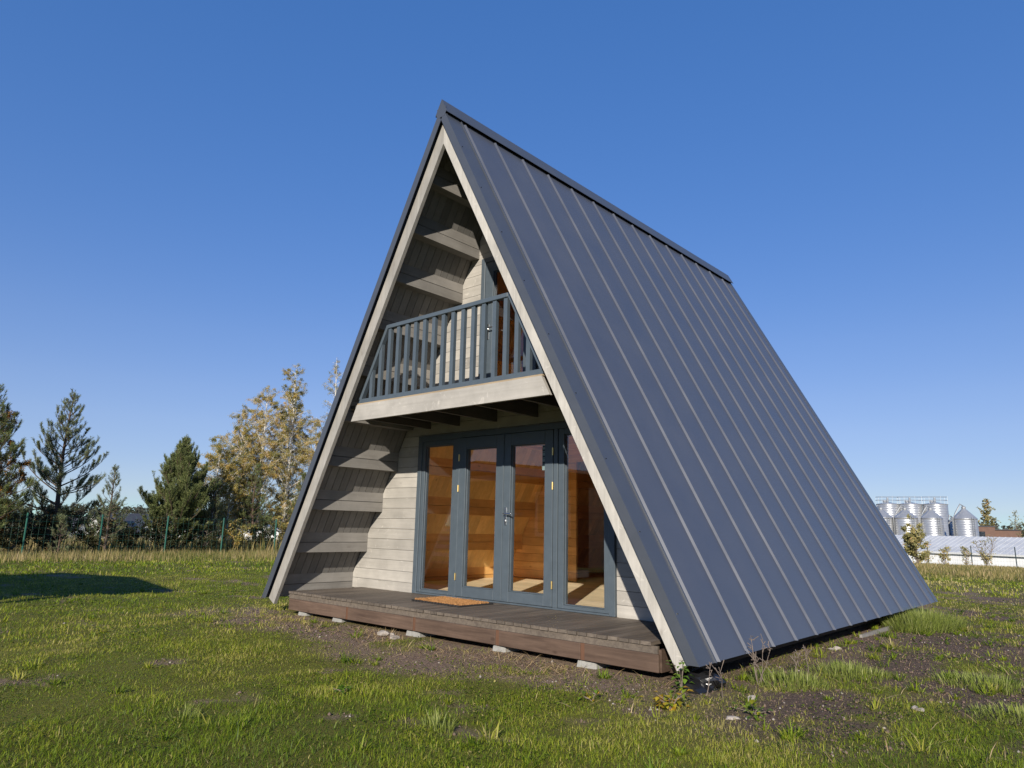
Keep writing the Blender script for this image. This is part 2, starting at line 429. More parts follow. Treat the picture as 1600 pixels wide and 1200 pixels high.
o = np_mesh('ground', np.stack([X.ravel(), Y.ravel(), Z.ravel()], 1), [F], ground_mat(), t=soil(X, Y).ravel(), kind='structure')
o.data.polygons.foreach_set('use_smooth', [True] * len(o.data.polygons))

# ------------------------------------------------------------------ the A-frame cabin
K = .5331            # horizontal run per metre of height
XS = 3.030           # sheathing inner face at z = 0
XM = 3.081           # metal outer face at z = 0
CA, SA = .4705, .8825  # normal of right slope is (SA, CA)
xs = lambda z, o=XS: o - K * z
house = empty('a_frame_cabin', (0, 0, 0), 0, 'grey timber A-frame cabin with dark standing-seam metal roof down to the ground', 'cabin')
H = house
WY = 1.20            # face of recessed front wall
DZ = .105            # deck top

for sgn, nm in ((-1, 'left'), (1, 'right')):
    def side(mb): return mb if sgn > 0 else mb.mirror_x()
    # metal roof: pans with standing seams
    r = MB()
    def slope_strip(mb, y0, y1, p0, p1, z0, z1):
        """slab on the right slope between perpendicular offsets p0..p1 from the metal face"""
        a0, a1 = XM + p0 / SA, XM + p1 / SA
        mb.prism([(xs(z0, a0), z0), (xs(z0, a1), z0), (xs(z1, a1), z1), (xs(z1, a0), z1)], y0, y1)
    slope_strip(r, .0, 7.517, -.020, .0, .0, 5.68)
    for k in range(14):
        y = .267 + .5245 * k
        # standing seam with sloping flanks
        b0, b1 = XM - .001 / SA, XM + .019 / SA
        q = [(y - .022, b0), (y + .022, b0), (y + .0045, b1), (y - .0045, b1)]
        r.hexa([(xs(0, o_), yy, 0) for yy, o_ in q] + [(xs(5.655, o_), yy, 5.655) for yy, o_ in q])
    side(r).build('metal_roof', M['roof_metal'], H)
    # verge flashings front and back
    f = MB()
    slope_strip(f, -.050, .205, .001, .008, .0, 5.70)
    slope_strip(f, .190, .205, .008, .020, .0, 5.68)
    slope_strip(f, -.054, -.050, -.081, .008, .0, 5.76)
    fo = side(f).build('verge_flashing', M['trim_metal'], H)
    f = MB()
    slope_strip(f, 7.40, 7.53, .001, .008, .0, 5.70)
    slope_strip(f, 7.53, 7.534, -.07, .008, .0, 5.70)
    side(f).build('verge_flashing', M['trim_metal'], H)
    for k in range(9):
        z = .35 + k * .6
        a = XM + .010 / SA
        sc = MB().box(xs(z, a) - .004, xs(z, a) + .005, -.024, -.017, z - .004, z + .004)
        side(sc).build('screw', M['black_plastic'], fo)
    # bargeboard
    b = MB()
    wv = .142
    b.prism([(3.0, 0), (.0012, 5.6275 - .002), (.0012, 5.6275 - wv / CA), (3.0 - wv * SA, -wv * CA)], 0, .045)
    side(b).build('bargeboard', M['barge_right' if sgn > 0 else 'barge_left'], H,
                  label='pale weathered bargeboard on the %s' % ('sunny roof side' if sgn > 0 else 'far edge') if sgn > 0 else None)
    # filler between bargeboard and metal (edge of sheathing)
    s = MB()
    y = .030
    while y < 1.19:
        y1 = min(y + .108, 1.197)
        o0, o1 = XS, XM - .022 / SA
        s.prism([(xs(.0, o0), .0), (xs(.0, o1), .0), (xs(5.68, o1), 5.68), (xs(5.68, o0), 5.68)], y, y1 - .007)
        y += .108
    s.prism([(xs(.0, XS + .016), .0), (xs(.0, XS + .022), .0), (xs(5.68, XS + .022), 5.68), (xs(5.68, XS + .016), 5.68)], .04, 1.19)
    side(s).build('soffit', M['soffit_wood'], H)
    s = MB(); y = 1.25
    while y < 7.35:
        s.prism([(xs(.0, XS), .0), (xs(.0, XS + .02), .0), (xs(5.67, XS + .02), 5.67), (xs(5.67, XS), 5.67)], y, y + .106)
        y += .109
    side(s).build('interior_lining', M['orange_z'], H)
    for k in range(10):
        z0 = .04 + .545 * k; z1 = z0 + .255; zm = z0 + .128
        if k == 0: z0 = .02
        xi = xs(z1)
        for (ya, yb, mt, nme) in ((.047, WY - .002, M['grey_wood_y'], 'purlin'), (WY + .052, 7.36, M['orange_y'], 'interior_purlin')):
            p = MB()
            p.prism([(xi, zm + .0035), (xs(zm + .0035) - .001, zm + .0035), (xi + .0005, z1)], ya, yb)
            p.prism([(xi, z0), (xs(z0) - .001, z0), (xs(zm - .0035) - .001, zm - .0035), (xi, zm - .0035)], ya, yb)
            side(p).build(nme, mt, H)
    sb = MB(); sb.box(2.62, 2.80, .25, 7.40, -.135, .02)
    side(sb).build('sill_beam', M['dark_beam'], H)

# ridge cap
rc = MB()
for sg in (-1, 1):
    q = MB(); q.prism([(.0, 5.872), (.092, 5.872 - .092 / K), (.088, 5.872 - .092 / K - .006), (.0, 5.862)], -.056, 7.522)
    q.prism([(.092, 5.872 - .092 / K), (.100, 5.872 - .092 / K - .022), (.096, 5.872 - .092 / K - .022), (.086, 5.872 - .092 / K)], -.056, 7.522)
    q = q if sg > 0 else q.mirror_x()
    rc.add(q.v, q.f)
rc.prism([(-.086, 5.70), (.086, 5.70), (0, 5.862)], 7.512, 7.518)
rc.prism([(0, 5.866), (.0885, 5.700), (.060, 5.64), (-.060, 5.64), (-.0885, 5.700)], -.0555, -.0545)
rc.build('ridge_cap', M['trim_metal'], H)
MB().prism([(-.05, 5.66), (.05, 5.66), (0, 5.75)], .02, 7.5).build('ridge_board', M['dark_beam'], H)

# recessed front wall and back wall, boards laid with thin joints, openings cut out
def wall_boards(mb, y0, y1, zlo, zhi, pitch, openings, inset=.0, gap=.0045, xl=None):
    cuts = sorted(set([zlo + i * pitch for i in range(int((zhi - zlo) / pitch) + 1)] + [zhi] +
                      [z for o_ in openings for z in o_[2:4] if zlo < z < zhi]))
    for a, b_ in zip(cuts[:-1], cuts[1:]):
        if b_ - a < .006: continue
        is_row = abs(((a - zlo) / pitch) - round((a - zlo) / pitch)) < 1e-6
        za = a + (gap if is_row else 0); zb = b_
        spans = [(None, None)]
        for (ox0, ox1, oz0, oz1) in openings:
            if a >= oz0 - 1e-6 and b_ <= oz1 + 1e-6:
                spans = [(None, ox0), (ox1, None)]
        for s0, s1 in spans:
            def X_(v, z, sg):
                e = max(.002, xs(z) - .001 - inset)
                return sg * e if v is None else v
            p = [(X_(s0, za, -1), za), (X_(s1, za, 1), za), (X_(s1, zb, 1), zb), (X_(s0, zb, -1), zb)]
            mb.prism(p, y0, y1)
fw = MB()
OPEN = [(-1.555, 1.555, DZ - .01, 2.125), (-.475, .475, 2.412, 4.372)]
wall_boards(fw, WY, WY + .045, .085, 5.60, .1365, OPEN)
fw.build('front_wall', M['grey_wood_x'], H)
fi = MB(); wall_boards(fi, WY + .047, WY + .052, .085, 5.60, 20, [(-1.5, 1.5, 0, 2.10), (-.45, .45, 2.41, 4.35)])
fi.build('wall_core', M['orange_x'], H)
bw = MB(); wall_boards(bw, 7.36, 7.41, .02, 5.60, .1365, [])
bw.build('back_wall', M['grey_wood_x'], H)
pw = MB(); wall_boards(pw, 4.50, 4.54, .115, 2.30, .1365, [(-1.42, 1.2, .0, 2.05)], inset=.01)
pw.build('partition_wall', M['orange_x'], H)
pw = MB(); wall_boards(pw, 5.0, 5.04, 2.42, 5.3, .1365, [], inset=.01)
pw.build('loft_wall', M['orange_x'], H)
fl = MB(); y = WY + .06
while y < 7.3:
    fl.box(-2.85, 2.85, y, y + .127, .09, .112); y += .13
fl.build('interior_floor', M['floor_wood'], H)
lf = MB(); lf.box(-1.70, 1.70, 1.26, 7.34, 2.34, 2.41)
for y in np.arange(1.6, 7.2, .6): lf.box(-1.68, 1.68, y, y + .07, 2.20, 2.339)
lf.build('loft_floor', M['orange_x'], H)

# deck, its boards, edge strip and fascia
dk = MB(); x = -2.655; ndk = 0
while x < 2.60:
    dk.box(x, x + .0945, .075 - rnd.uniform(0, .006), WY - .002, DZ - .028, DZ - rnd.uniform(0, .0015)); x += .1035
deck = dk.build('deck', M['deck_wood'], H)
fs = MB(); fs.box(-2.66, 2.665, .088, .115, .018, DZ - .0295)
fs.build('edge_strip', M['deck_wood'], deck)
xj = [-2.66, -1.40, -.215, .97, 1.95, 2.70]
for a, b_ in zip(xj[:-1], xj[1:]):
    MB().box(a + .022, b_ - .022, .074, .104, -.118, .0165).build('fascia_board', M['fascia_wood'], deck, bevel=.003)
for a in xj[1:-1]: MB().box(a - .0205, a + .0205, .080, .104, -.118, .0165).build('joint_cover', M['joint_wood'], deck)
MB().box(-2.66, -2.635, .105, WY, -.118, DZ - .0295).build('end_board', M['fascia_wood'], deck)
MB().box(2.66, 2.69, .105, WY, -.118, .05).build('end_board', M['fascia_wood'], deck)
for i, x in enumerate([-1.62, -.25, .98, 1.98, -2.35]):
    k = MB(); dz = rnd.uniform(-.01, .01); wv = rnd.uniform(.07, .11)
    k.hexa([(x - wv * 1.2, .06, -.30), (x + wv, .09, -.30), (x + wv, .36, -.30), (x - wv, .36, -.30),
            (x - wv * .95, .09 + dz, -.119), (x + wv * .8, .11, -.1195), (x + wv * .9, .35, -.1195), (x - wv * .95, .35, -.119)])
    k.build('foundation_block', M['concrete'], H, bevel=.012)
for x in (-2.7, 2.7):
    for y in (7.2,):
        k = MB().box(x - .12, x + .12, y - .2, y + .2, -.45, -.136); k.build('foundation_block', M['concrete'], H, bevel=.01)

# balcony
bal = MB()
sl_ = K
bal.prism([(-1.567, 2.193), (1.567, 2.193), (1.567 - sl_ * .194, 2.387), (-1.567 + sl_ * .194, 2.387)], .075, .115)
balcony = bal.build('balcony', M['grey_wood_x'], H)
e = MB(); e.prism([(-1.475, 2.3885), (1.475, 2.3885), (1.464, 2.407), (-1.464, 2.407)], .086, .150)
e.build('floor_edge', M['pine_edge'], balcony)
e = MB(); x = -1.70
while x < 1.65:
    e.box(x, x + .106, .152, WY - .002, 2.375, 2.410); x += .11
e.build('balcony_floor', M['shaded_wood'], balcony)
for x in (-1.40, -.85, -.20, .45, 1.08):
    MB().box(x, x + .045, .117, WY - .002, 2.215, 2.374).build('joist', M['shaded_wood'], balcony)

rail = MB(); rail.box(-.975, .975, .098, .165, 3.282, 3.330)
railing = rail.build('railing', M['joinery'], H, bevel=.004)
MB().prism([(-1.47, 2.412), (1.47, 2.412), (1.445, 2.462), (-1.445, 2.462)], .100, .160).build('bottom_rail', M['joinery'], railing)
for sg in (-1, 1):
    q = MB(); q.prism([(1.470, 2.4625), (1.420, 2.4625), (.9755, 3.296), (.9755, 3.330), (1.003, 3.330)], .104, .156)
    (q if sg > 0 else q.mirror_x()).build('slanted_rail', M['joinery'], railing)
for k in range(-2, 15):
    x = -.944 + .1573 * k
    zt = 3.281 if abs(x) < .97 else 2.463 + (1.42 - abs(x) - .012) / K
    q = MB()
    if abs(x) < .97: q.box(x - .026, x + .026, .112, .152, 2.463, zt)
    else:
        za = 2.4625 + (1.417 - abs(x) + .026) / K; zb = 2.4625 + (1.417 - abs(x) - .026) / K
        if x > 0: q.prism([(x - .026, 2.463), (x + .026, 2.463), (x + .026, zb), (x - .026, za)], .112, .152)
        else: q.prism([(x - .026, 2.463), (x + .026, 2.463), (x + .026, za), (x - .026, zb)], .112, .152)
    q.build('baluster', M['joinery'], railing)

# glazed front: frame, two side windows, double doors
J = M['joinery']
YF = 1.165           # front of the frame
fr = MB()
fr.box(-1.553, -1.478, YF, 1.27, DZ + .001, 2.123); fr.box(1.478, 1.553, YF, 1.27, DZ + .001, 2.123)
fr.box(-1.477, 1.477, YF, 1.27, 2.052, 2.123); fr.box(-1.477, 1.477, YF, 1.27, DZ + .001, DZ + .022)
for sg in (-1, 1):
    a, b_ = sorted((sg * .752, sg * .812)); fr.box(a, b_, YF, 1.27, DZ + .0225, 2.0515)
fr.build('door_frame', J, H, bevel=.004)
def sash(x0, x1, z0, z1, gx0, gx1, gz0, gz1, ya, yb):
    m_ = MB()
    m_.box(x0, gx0, ya, yb, z0, z1); m_.box(gx1, x1, ya, yb, z0, z1)
    m_.box(gx0 + .0004, gx1 - .0004, ya, yb, z0, gz0); m_.box(gx0 + .0004, gx1 - .0004, ya, yb, gz1, z1)
    # glazing bead
    for (a, b_, c, d) in ((gx0, gx0 + .012, gz0, gz1), (gx1 - .012, gx1, gz0, gz1), (gx0 + .0125, gx1 - .0125, gz0, gz0 + .012), (gx0 + .0125, gx1 - .0125, gz1 - .012, gz1)):
        m_.box(a + .0003, b_ - .0003, ya + .022, yb - .01, c + .0003, d - .0003)
    return m_
def pane(x0, x1, z0, z1, y, parent):
    MB().add([(x0, y, z0), (x1, y, z0), (x1, y, z1), (x0, y, z1)], [(0, 1, 2, 3)]).build('glass_pane', M['glass'], parent)
for sg in (-1, 1):
    a, b_ = sorted((sg * .815, sg * 1.475)); c, d = sorted((sg * .892, sg * 1.415))
    wn = sash(a, b_, DZ + .024, 2.050, c, d, .163, 1.985, YF + .012, 1.255).build('side_window', J, H, bevel=.003)
    pane(c - .005, d + .005, .158, 1.99, YF + .045, wn)
    a, b_ = sorted((sg * .004, sg * .748)); c, d = sorted((sg * .118, sg * .632))
    dr = sash(a, b_, DZ + .027, 2.047, c, d, .245, 1.905, YF - .006, 1.245).build('door', J, H, bevel=.003)
    pane(c - .005, d + .005, .24, 1.91, YF + .035, dr)
    for z in (.36, 1.42, 1.80):
        hb = MB(); hx = sg * .750
        hb.tube([(hx, YF - .013, z - .042), (hx, YF - .013, z + .042)], .007, 8)
        hb.box(hx - .009, hx + .009, YF - .011, YF - .0065, z - .038, z + .038)
        hb.build('hinge', M['brass'], dr)
    if sg > 0:
        hd = MB(); hx = .060
        hd.box(hx - .017, hx + .017, YF - .016, YF - .0066, .985, 1.185)
        hd.tube([(hx, YF - .016, 1.115), (hx, YF - .055, 1.115), (hx + .03, YF - .062, 1.115), (hx + .125, YF - .060, 1.112)], [.010, .010, .010, .009], 10)
        hd.tube([(hx, YF - .016, 1.03), (hx, YF - .030, 1.03)], .014, 12)
        hd.build('door_handle', M['chrome'], dr, smooth=False, bevel=.002)
        st = MB(); st.box(.565, .628, YF + .0325, YF + .0345, 1.60, 1.885)
        nf = len(st.f)
        z = 1.872
        for i in range(11):
            h = (.010, .006, .018, .007, .012, .020, .006, .009, .022, .008, .012)[i]
            if i % 3 != 1: st.box(.570, .570 + (.050, .034, .052, .041)[i % 4], YF + .0312, YF + .0324, z - h, z)
            z -= h + .011
        stk = st.build('sticker', M['label_paper'], dr)
        stk.data.materials.append(M['label_ink'])
        for p_ in stk.data.polygons:
            if p_.index >= nf: p_.material_index = 1
    else:
        ab = MB(); ab.box(-.012, .014, YF - .016, YF - .0065, DZ + .03, 2.045); ab.build('meeting_strip', J, dr, bevel=.003)

# balcony door
YB = 1.165
fr = MB(); fr.box(-.473, -.405, YB, 1.27, 2.4125, 4.370); fr.box(.405, .473, YB, 1.27, 2.4125, 4.370)
fr.box(-.4045, .4045, YB, 1.27, 4.305, 4.370); fr.box(-.4045, .4045, YB, 1.27, 2.4125, 2.435)
bdf = fr.build('balcony_door_frame', J, H, bevel=.004)
bd = sash(-.402, .402, 2.437, 4.302, -.262, .262, 2.60, 4.165, YB + .012, 1.25).build('balcony_door', J, H, bevel=.003)
pane(-.267, .267, 2.595, 4.17, YB + .05, bd)
hd = MB(); hx = -.332
hd.box(hx - .017, hx + .017, YB + .003, YB + .0115, 3.27, 3.47)
hd.tube([(hx, YB + .003, 3.405), (hx, YB - .04, 3.405), (hx + .02, YB - .046, 3.405), (hx + .12, YB - .044, 3.402)], .010, 10)
hd.build('door_handle', M['chrome'], bd)

# ------------------------------------------------------------------ loose things at the cabin
mat_ = empty('doormat', (-.41, .79, DZ), math.radians(-2.5), 'orange coir doormat with black ridged rubber edge on the deck', 'doormat')
q = MB(); q.box(-.42, .42, -.25, .25, .0005, .016)
for i in range(15):
    x = -.40 + i * .056
    q.box(x, x + .030, -.262, -.2505, .001, .020); q.box(x, x + .030, .2505, .262, .001, .020)
q.build('rubber_rim', M['rubber'], mat_)
nn = 9000
bx = rng.uniform(-.395, .395, nn); by = rng.uniform(-.225, .225, nn)
hh = rng.uniform(.010, .018, nn) * (0.75 + .5 * ((np.sin(bx * 112) > -.3) & (np.sin(by * 112) > -.5)))
V = np.zeros((nn, 3, 3)); a = rng.uniform(0, 6.28, nn)
V[:, 0] = np.stack([bx - .004 * np.cos(a), by - .004 * np.sin(a), np.full(nn, .0165)], 1)
V[:, 1] = np.stack([bx + .004 * np.cos(a), by + .004 * np.sin(a), np.full(nn, .0165)], 1)
V[:, 2] = np.stack([bx + rng.normal(0, .004, nn), by + rng.normal(0, .004, nn), .0165 + hh], 1)
np_mesh('coir', V.reshape(-1, 3), [np.arange(nn * 3).reshape(-1, 3)], M['coir'], mat_)

def lumpy(name, loc, size, seed, mat, label=None, cat=None, group=None, kind=None, rz=0, sub=2, rough=.25):
    import bmesh
    r_ = np.random.default_rng(seed)
    bm = bmesh.new(); bmesh.ops.create_icosphere(bm, subdivisions=sub, radius=1)
    ph = r_.uniform(0, 6.28, (4, 3)); fq = r_.uniform(1.2, 3.2, (4, 3))
    for v in bm.verts:
        d = sum(math.sin(fq[i] @ np.array(v.co) + ph[i, 0]) for i in range(4)) * rough * .35
        v.co *= 1 + d + r_.uniform(-.05, .05)
        v.co.x *= size[0]; v.co.y *= size[1]; v.co.z *= size[2]
    me = bpy.data.meshes.new(name); bm.to_mesh(me); bm.free(); me.materials.append(mat)
    o_ = bpy.data.objects.new(name, me); o_.location = loc; o_.rotation_euler = (0, 0, rz)
    return put(o_, None, label, cat, group, kind)

G = lambda x, y: float(gz(x, y))
ps = lumpy('plastic_sheet', (3.00, .18, G(3.0, .18) + .03), (.16, .22, .085), 5, M['black_plastic'], 'glossy black plastic bunched under the right roof corner', 'plastic sheet', rough=.6, sub=3)
pl = MB(); pl.hexa([(3.02, 3.9, -.19), (3.05, 3.9, -.19), (3.07, 5.1, -.19), (3.04, 5.1, -.19), (3.02, 3.9, -.148), (3.05, 3.9, -.148), (3.07, 5.1, -.145), (3.04, 5.1, -.145)])
pl.build('plank', M['grey_wood_y'], None, label='thin pale plank lying on the soil under the metal eave', cat='plank')

# ------------------------------------------------------------------ plants
def blades(px, py, pz, length, width, lean, tcol, base=None, az=None, bend=.5):
    """grass blades, each a quad and a tip triangle; returns V,F,t"""
    n = len(px)
    a = rng.uniform(0, 2 * math.pi, n) if az is None else az
    b = a + math.pi / 2 + rng.normal(0, .4, n)
    dx, dy = np.cos(a), np.sin(a); wx, wy = np.cos(b) * width / 2, np.sin(b) * width / 2
    out = length * np.sin(lean); up = length * np.cos(lean)
    V = np.zeros((n, 5, 3))
    P = np.stack([px, py, pz], 1)
    Wv = np.stack([wx, wy, np.zeros(n)], 1)
    V[:, 0] = P - Wv; V[:, 1] = P + Wv
    Mid = P + np.stack([dx * out * (.5 - .22 * bend), dy * out * (.5 - .22 * bend), up * .58], 1)
    V[:, 2] = Mid + Wv * .8; V[:, 3] = Mid - Wv * .8
    V[:, 4] = P + np.stack([dx * out, dy * out, up], 1)
    i = np.arange(n)[:, None] * 5
    return V.reshape(-1, 3), [i + np.array([0, 1, 2, 3]), i + np.array([3, 2, 4])], np.repeat(tcol, 5)

def wedge(n, r0, r1, a0, a1, p=1.0):
    """points in a sector round the standpoint, areal density falling with distance"""
    r = (r0 ** p + (r1 ** p - r0 ** p) * rng.random(n)) ** (1 / p)
    fa = math.atan2(FWD[0], FWD[1])
    a = fa + np.radians(rng.uniform(a0, a1, n))
    return CAM[0] + r * np.sin(a), CAM[1] + r * np.cos(a), r
def outside(x, y):
    return ~((np.abs(x) < 2.9) & (y > .08) & (y < 7.5))

VV = []; FF = []; TT = []; off = 0
for n, r0, r1, p, ln, wd, keep in ((540000, 2.0, 8, 1.2, (.012, .044), (.0020, .0042), 1), (360000, 8, 17, 1.0, (.020, .048), (.0045, .0075), 1), (120000, 17, 34, .9, (.04, .09), (.014, .024), 1)):
    x, y, r = wedge(n, r0, r1, -50, 50, p)
    so_ = soil(x, y); clump = fbm(x, y, 3.0, 3); dry = fbm(x - 70, y + 20, .6, 4)
    k = outside(x, y) & (rng.random(n) > so_ * .93) & (rng.random(n) < .35 + 1.1 * clump)
    x, y, r, clump, dry, so_ = x[k], y[k], r[k], clump[k], dry[k], so_[k]
    m = len(x)
    t = np.clip(.42 + (clump - .5) * .7 + rng.normal(0, .2, m) + (dry - .5) * 1.2 + so_ * .25, 0, .93)
    t = np.where(rng.random(m) < .04 + .05 * (dry > .55), rng.uniform(.85, 1, m), t)
    t = np.clip(t + .32 * sstep(6, 14, y + .4 * x) * sstep(-3, 0, x + .12 * y), 0, 1)   # drier towards the back right
    ln_ = rng.uniform(*ln, m) * (.5 + .9 * clump) * (.45 + 1.15 * fbm(x + 5, y, 1.1, 3))
    tall = rng.random(m) < .006
    ln_ = np.where(tall, ln_ * 2.3, ln_)
    V, F_, T = blades(x, y, gz(x, y) - .004, ln_, rng.uniform(*wd, m) * np.where(tall, 1.5, 1), np.abs(rng.normal(.98, .42, m)).clip(0, 1.5), t)
    VV.append(V); FF.append([f + off for f in F_]); TT.append(T); off += len(V)
def litter(n, r0, r1, size, p=1.2):
    x, y, r = wedge(n, r0, r1, -50, 50, p)
    k = outside(x, y) & (fbm(x - 31, y + 8, 1.9, 3) > .53); x, y = x[k], y[k]; m = len(x)
    P = np.stack([x, y, gz(x, y) + rng.uniform(.004, .03, m)], 1)
    d = rng.normal(0, 1, (m, 3)); d[:, 2] *= .25; d /= np.linalg.norm(d, axis=1)[:, None]
    e = np.cross(d, np.array([0, 0, 1.]) + rng.normal(0, .25, (m, 3))); e /= np.linalg.norm(e, axis=1)[:, None]
    s_ = rng.uniform(.6, 1.4, (m, 1)) * size
    V = np.stack([P - d * s_ * .5, P + e * s_ * .38, P + d * s_ * .5, P - e * s_ * .38, P - d * s_ * .5], 1)
    t = np.clip(rng.normal(.25, .18, m), 0, .6); t = np.where(rng.random(m) < .04, rng.uniform(.9, 1, m), t)
    j = np.arange(m)[:, None] * 5
    return V.reshape(-1, 3), [j + np.array([0, 1, 2, 3]), j + np.array([4, 2, 3])], np.repeat(t, 5)
for a_ in ((46000, 2.2, 8, .016), (30000, 8, 16, .03)):
    V, F_, T = litter(*a_); VV.append(V); FF.append([f + off for f in F_]); TT.append(T); off += len(V)
# flat rosettes and coarse tufts, thick on the bare soil and scattered through the lawn
x, y, r = wedge(1500, 2.4, 15, -48, 50, 1.3)
so_ = soil(x, y); k = outside(x, y) & (rng.random(1500) < .10 + .9 * (so_ > .3)) & ((x > 2.6) | (so_ < .4) | (rng.random(1500) < .25))
cx_, cy_, r = x[k], y[k], r[k]
nb_ = rng.integers(14, 46, len(cx_)); ii = np.repeat(np.arange(len(cx_)), nb_); m = len(ii)
rad = rng.uniform(.02, .11, len(cx_))[ii]
a = rng.uniform(0, 6.28, m); rr = np.sqrt(rng.random(m)) * rad * .55
px, py = cx_[ii] + rr * np.cos(a), cy_[ii] + rr * np.sin(a)
t = np.clip(rng.normal(.42, .24, len(cx_))[ii] + rng.normal(0, .14, m), 0, 1)
V, F_, T = blades(px, py, gz(px, py) - .003, (.03 + rad * .9) * rng.uniform(.5, 1.1, m), rng.uniform(.0035, .008, m) * (1 + .05 * r[ii]), rng.uniform(.5, 1.45, m), t, az=a + rng.normal(0, .5, m))
VV.append(V); FF.append([f + off for f in F_]); TT.append(T); off += len(V)
np_mesh('grass', np.concatenate(VV), [np.concatenate([f[i] for f in FF]) for i in (0, 1)], M['grass'], t=np.concatenate(TT), kind='stuff')

# tall dry grass at the edge of the lawn, both sides of the cabin
VV = []; FF = []; TT = []; off = 0
for n, r0, r1, a0, a1, ln, wd in ((26000, 22.5, 33, -46, 2, (.08, .32), (.008, .016)), (70000, 24, 56, 16, 46, (.06, .20), (.014, .03)), (30000, 33, 60, -46, 0, (.3, .7), (.02, .04))):
    x, y, r = wedge(n, r0, r1, a0, a1, 1.2)
    f = fbm(x, y, .35, 3)
    k = (rng.random(n) < .25 + 1.2 * f) & (rng.random(n) < sstep(r0 - .2, r0 + 3.0, r + (f - .5) * 4) + .08); x, y, r, f = x[k], y[k], r[k], f[k]; m = len(x)
    t = np.clip(.02 + .75 * f + rng.normal(0, .22, m), 0, 1)
    V, F_, T = blades(x, y, gz(x, y) - .01, rng.uniform(*ln, m) * (.6 + .8 * f), rng.uniform(*wd, m), np.abs(rng.normal(.15, .25, m)).clip(0, 1.2), t)
    VV.append(V); FF.append([q_ + off for q_ in F_]); TT.append(T); off += len(V)
np_mesh('dry_grass', np.concatenate(VV), [np.concatenate([f[i] for f in FF]) for i in (0, 1)], M['dry_grass'], t=np.concatenate(TT), kind='stuff')

# scattered straw by the deck, and gravel on the bare soil
n = 5200
x = np.concatenate([rng.uniform(-2.7, 2.9, n // 2), rng.uniform(3.0, 8.0, n // 2)]); y = np.concatenate([-np.abs(rng.normal(.05, .35, n // 2)) + .03, rng.uniform(-1.2, 8, n // 2)])
k = (rng.random(n) < .12 + .88 * (fbm(x, y, 1.6, 3) > .5)) & outside(x, y); x, y = x[k], y[k]; m = len(x)
V, F_, T = blades(x, y, gz(x, y) + .004, rng.uniform(.05, .20, m), rng.uniform(.003, .006, m), rng.uniform(1.2, 1.55, m), rng.random(m))
np_mesh('straw', V, F_, M['straw'], t=T, kind='stuff')
def gravel(n, seed):
    r_ = np.random.default_rng(seed)
    x, y, r = wedge(n, 2.6, 16, -34, 50, 1.1)
    k = (soil(x, y) > .35) & outside(x, y); x, y = x[k], y[k]; m = len(x)
    oc = np.array([(1, 0, 0), (0, 1, 0), (-1, 0, 0), (0, -1, 0), (0, 0, .8), (0, 0, -.6)], float)
    fc = np.array([(0, 1, 4), (1, 2, 4), (2, 3, 4), (3, 0, 4), (1, 0, 5), (2, 1, 5), (3, 2, 5), (0, 3, 5)])
    s = r_.lognormal(math.log(.0048), .55, m).clip(.002, .018)
    V = oc[None] * s[:, None, None] * r_.uniform(.6, 1.3, (m, 6, 3))
    V += np.stack([x, y, gz(x, y) + s * .3], 1)[:, None]
    return V.reshape(-1, 3), [(np.arange(m)[:, None, None] * 6 + fc[None]).reshape(-1, 3)]
V, F_ = gravel(5200, 4)
np_mesh('gravel', V, F_, M['pale_stone'], kind='stuff')
V, F_ = gravel(60000, 9)
np_mesh('soil_clods', V, F_, M['clod'], kind='stuff')

for i, (x, y, s, lab) in enumerate([
        (3.55, -.52, (.05, .03, .022), 'flat pale stone on the soil beside the leafy weed'),
        (3.44, .02, (.055, .035, .03), 'pinkish angular stone near the black plastic'),
        (4.35, .55, (.04, .03, .022), 'small white stone on dark soil right of the cabin'),
        (-.42, -.10, (.10, .06, .045), 'pale broken concrete lump in front of the deck'),
        (-.24, -.16, (.07, .05, .03), 'smaller concrete chip beside the broken lump at the deck'),
        (3.12, 2.75, (.06, .04, .03), 'rounded tan stone under the eave by the plank')]):
    lumpy('stone', (x, y, G(x, y) + s[2] * .25), tuple(.72 * q_ for q_ in s), 40 + i, M['pale_stone'], lab, 'stone', 'pale stones around the cabin', rz=i * 1.3, rough=.7)

def leaf_cloud(P, size, t, flat=0.0, aspect=.6):
    """rhombic leaves at points P"""
    n = len(P)
    d = rng.normal(0, 1, (n, 3)); d[:, 2] *= (1 - flat); d /= np.linalg.norm(d, axis=1)[:, None]
    e = rng.normal(0, 1, (n, 3)); e -= (e * d).sum(1)[:, None] * d; e /= np.linalg.norm(e, axis=1)[:, None]
    s = np.asarray(size).reshape(-1, 1) * np.ones((n, 1))
    V = np.stack([P - d * s * .5, P + e * s * .5 * aspect, P + d * s * .5, P - e * s * .5 * aspect], 1)
    return V.reshape(-1, 3), [np.arange(n * 4).reshape(-1, 4)], np.repeat(t, 4)

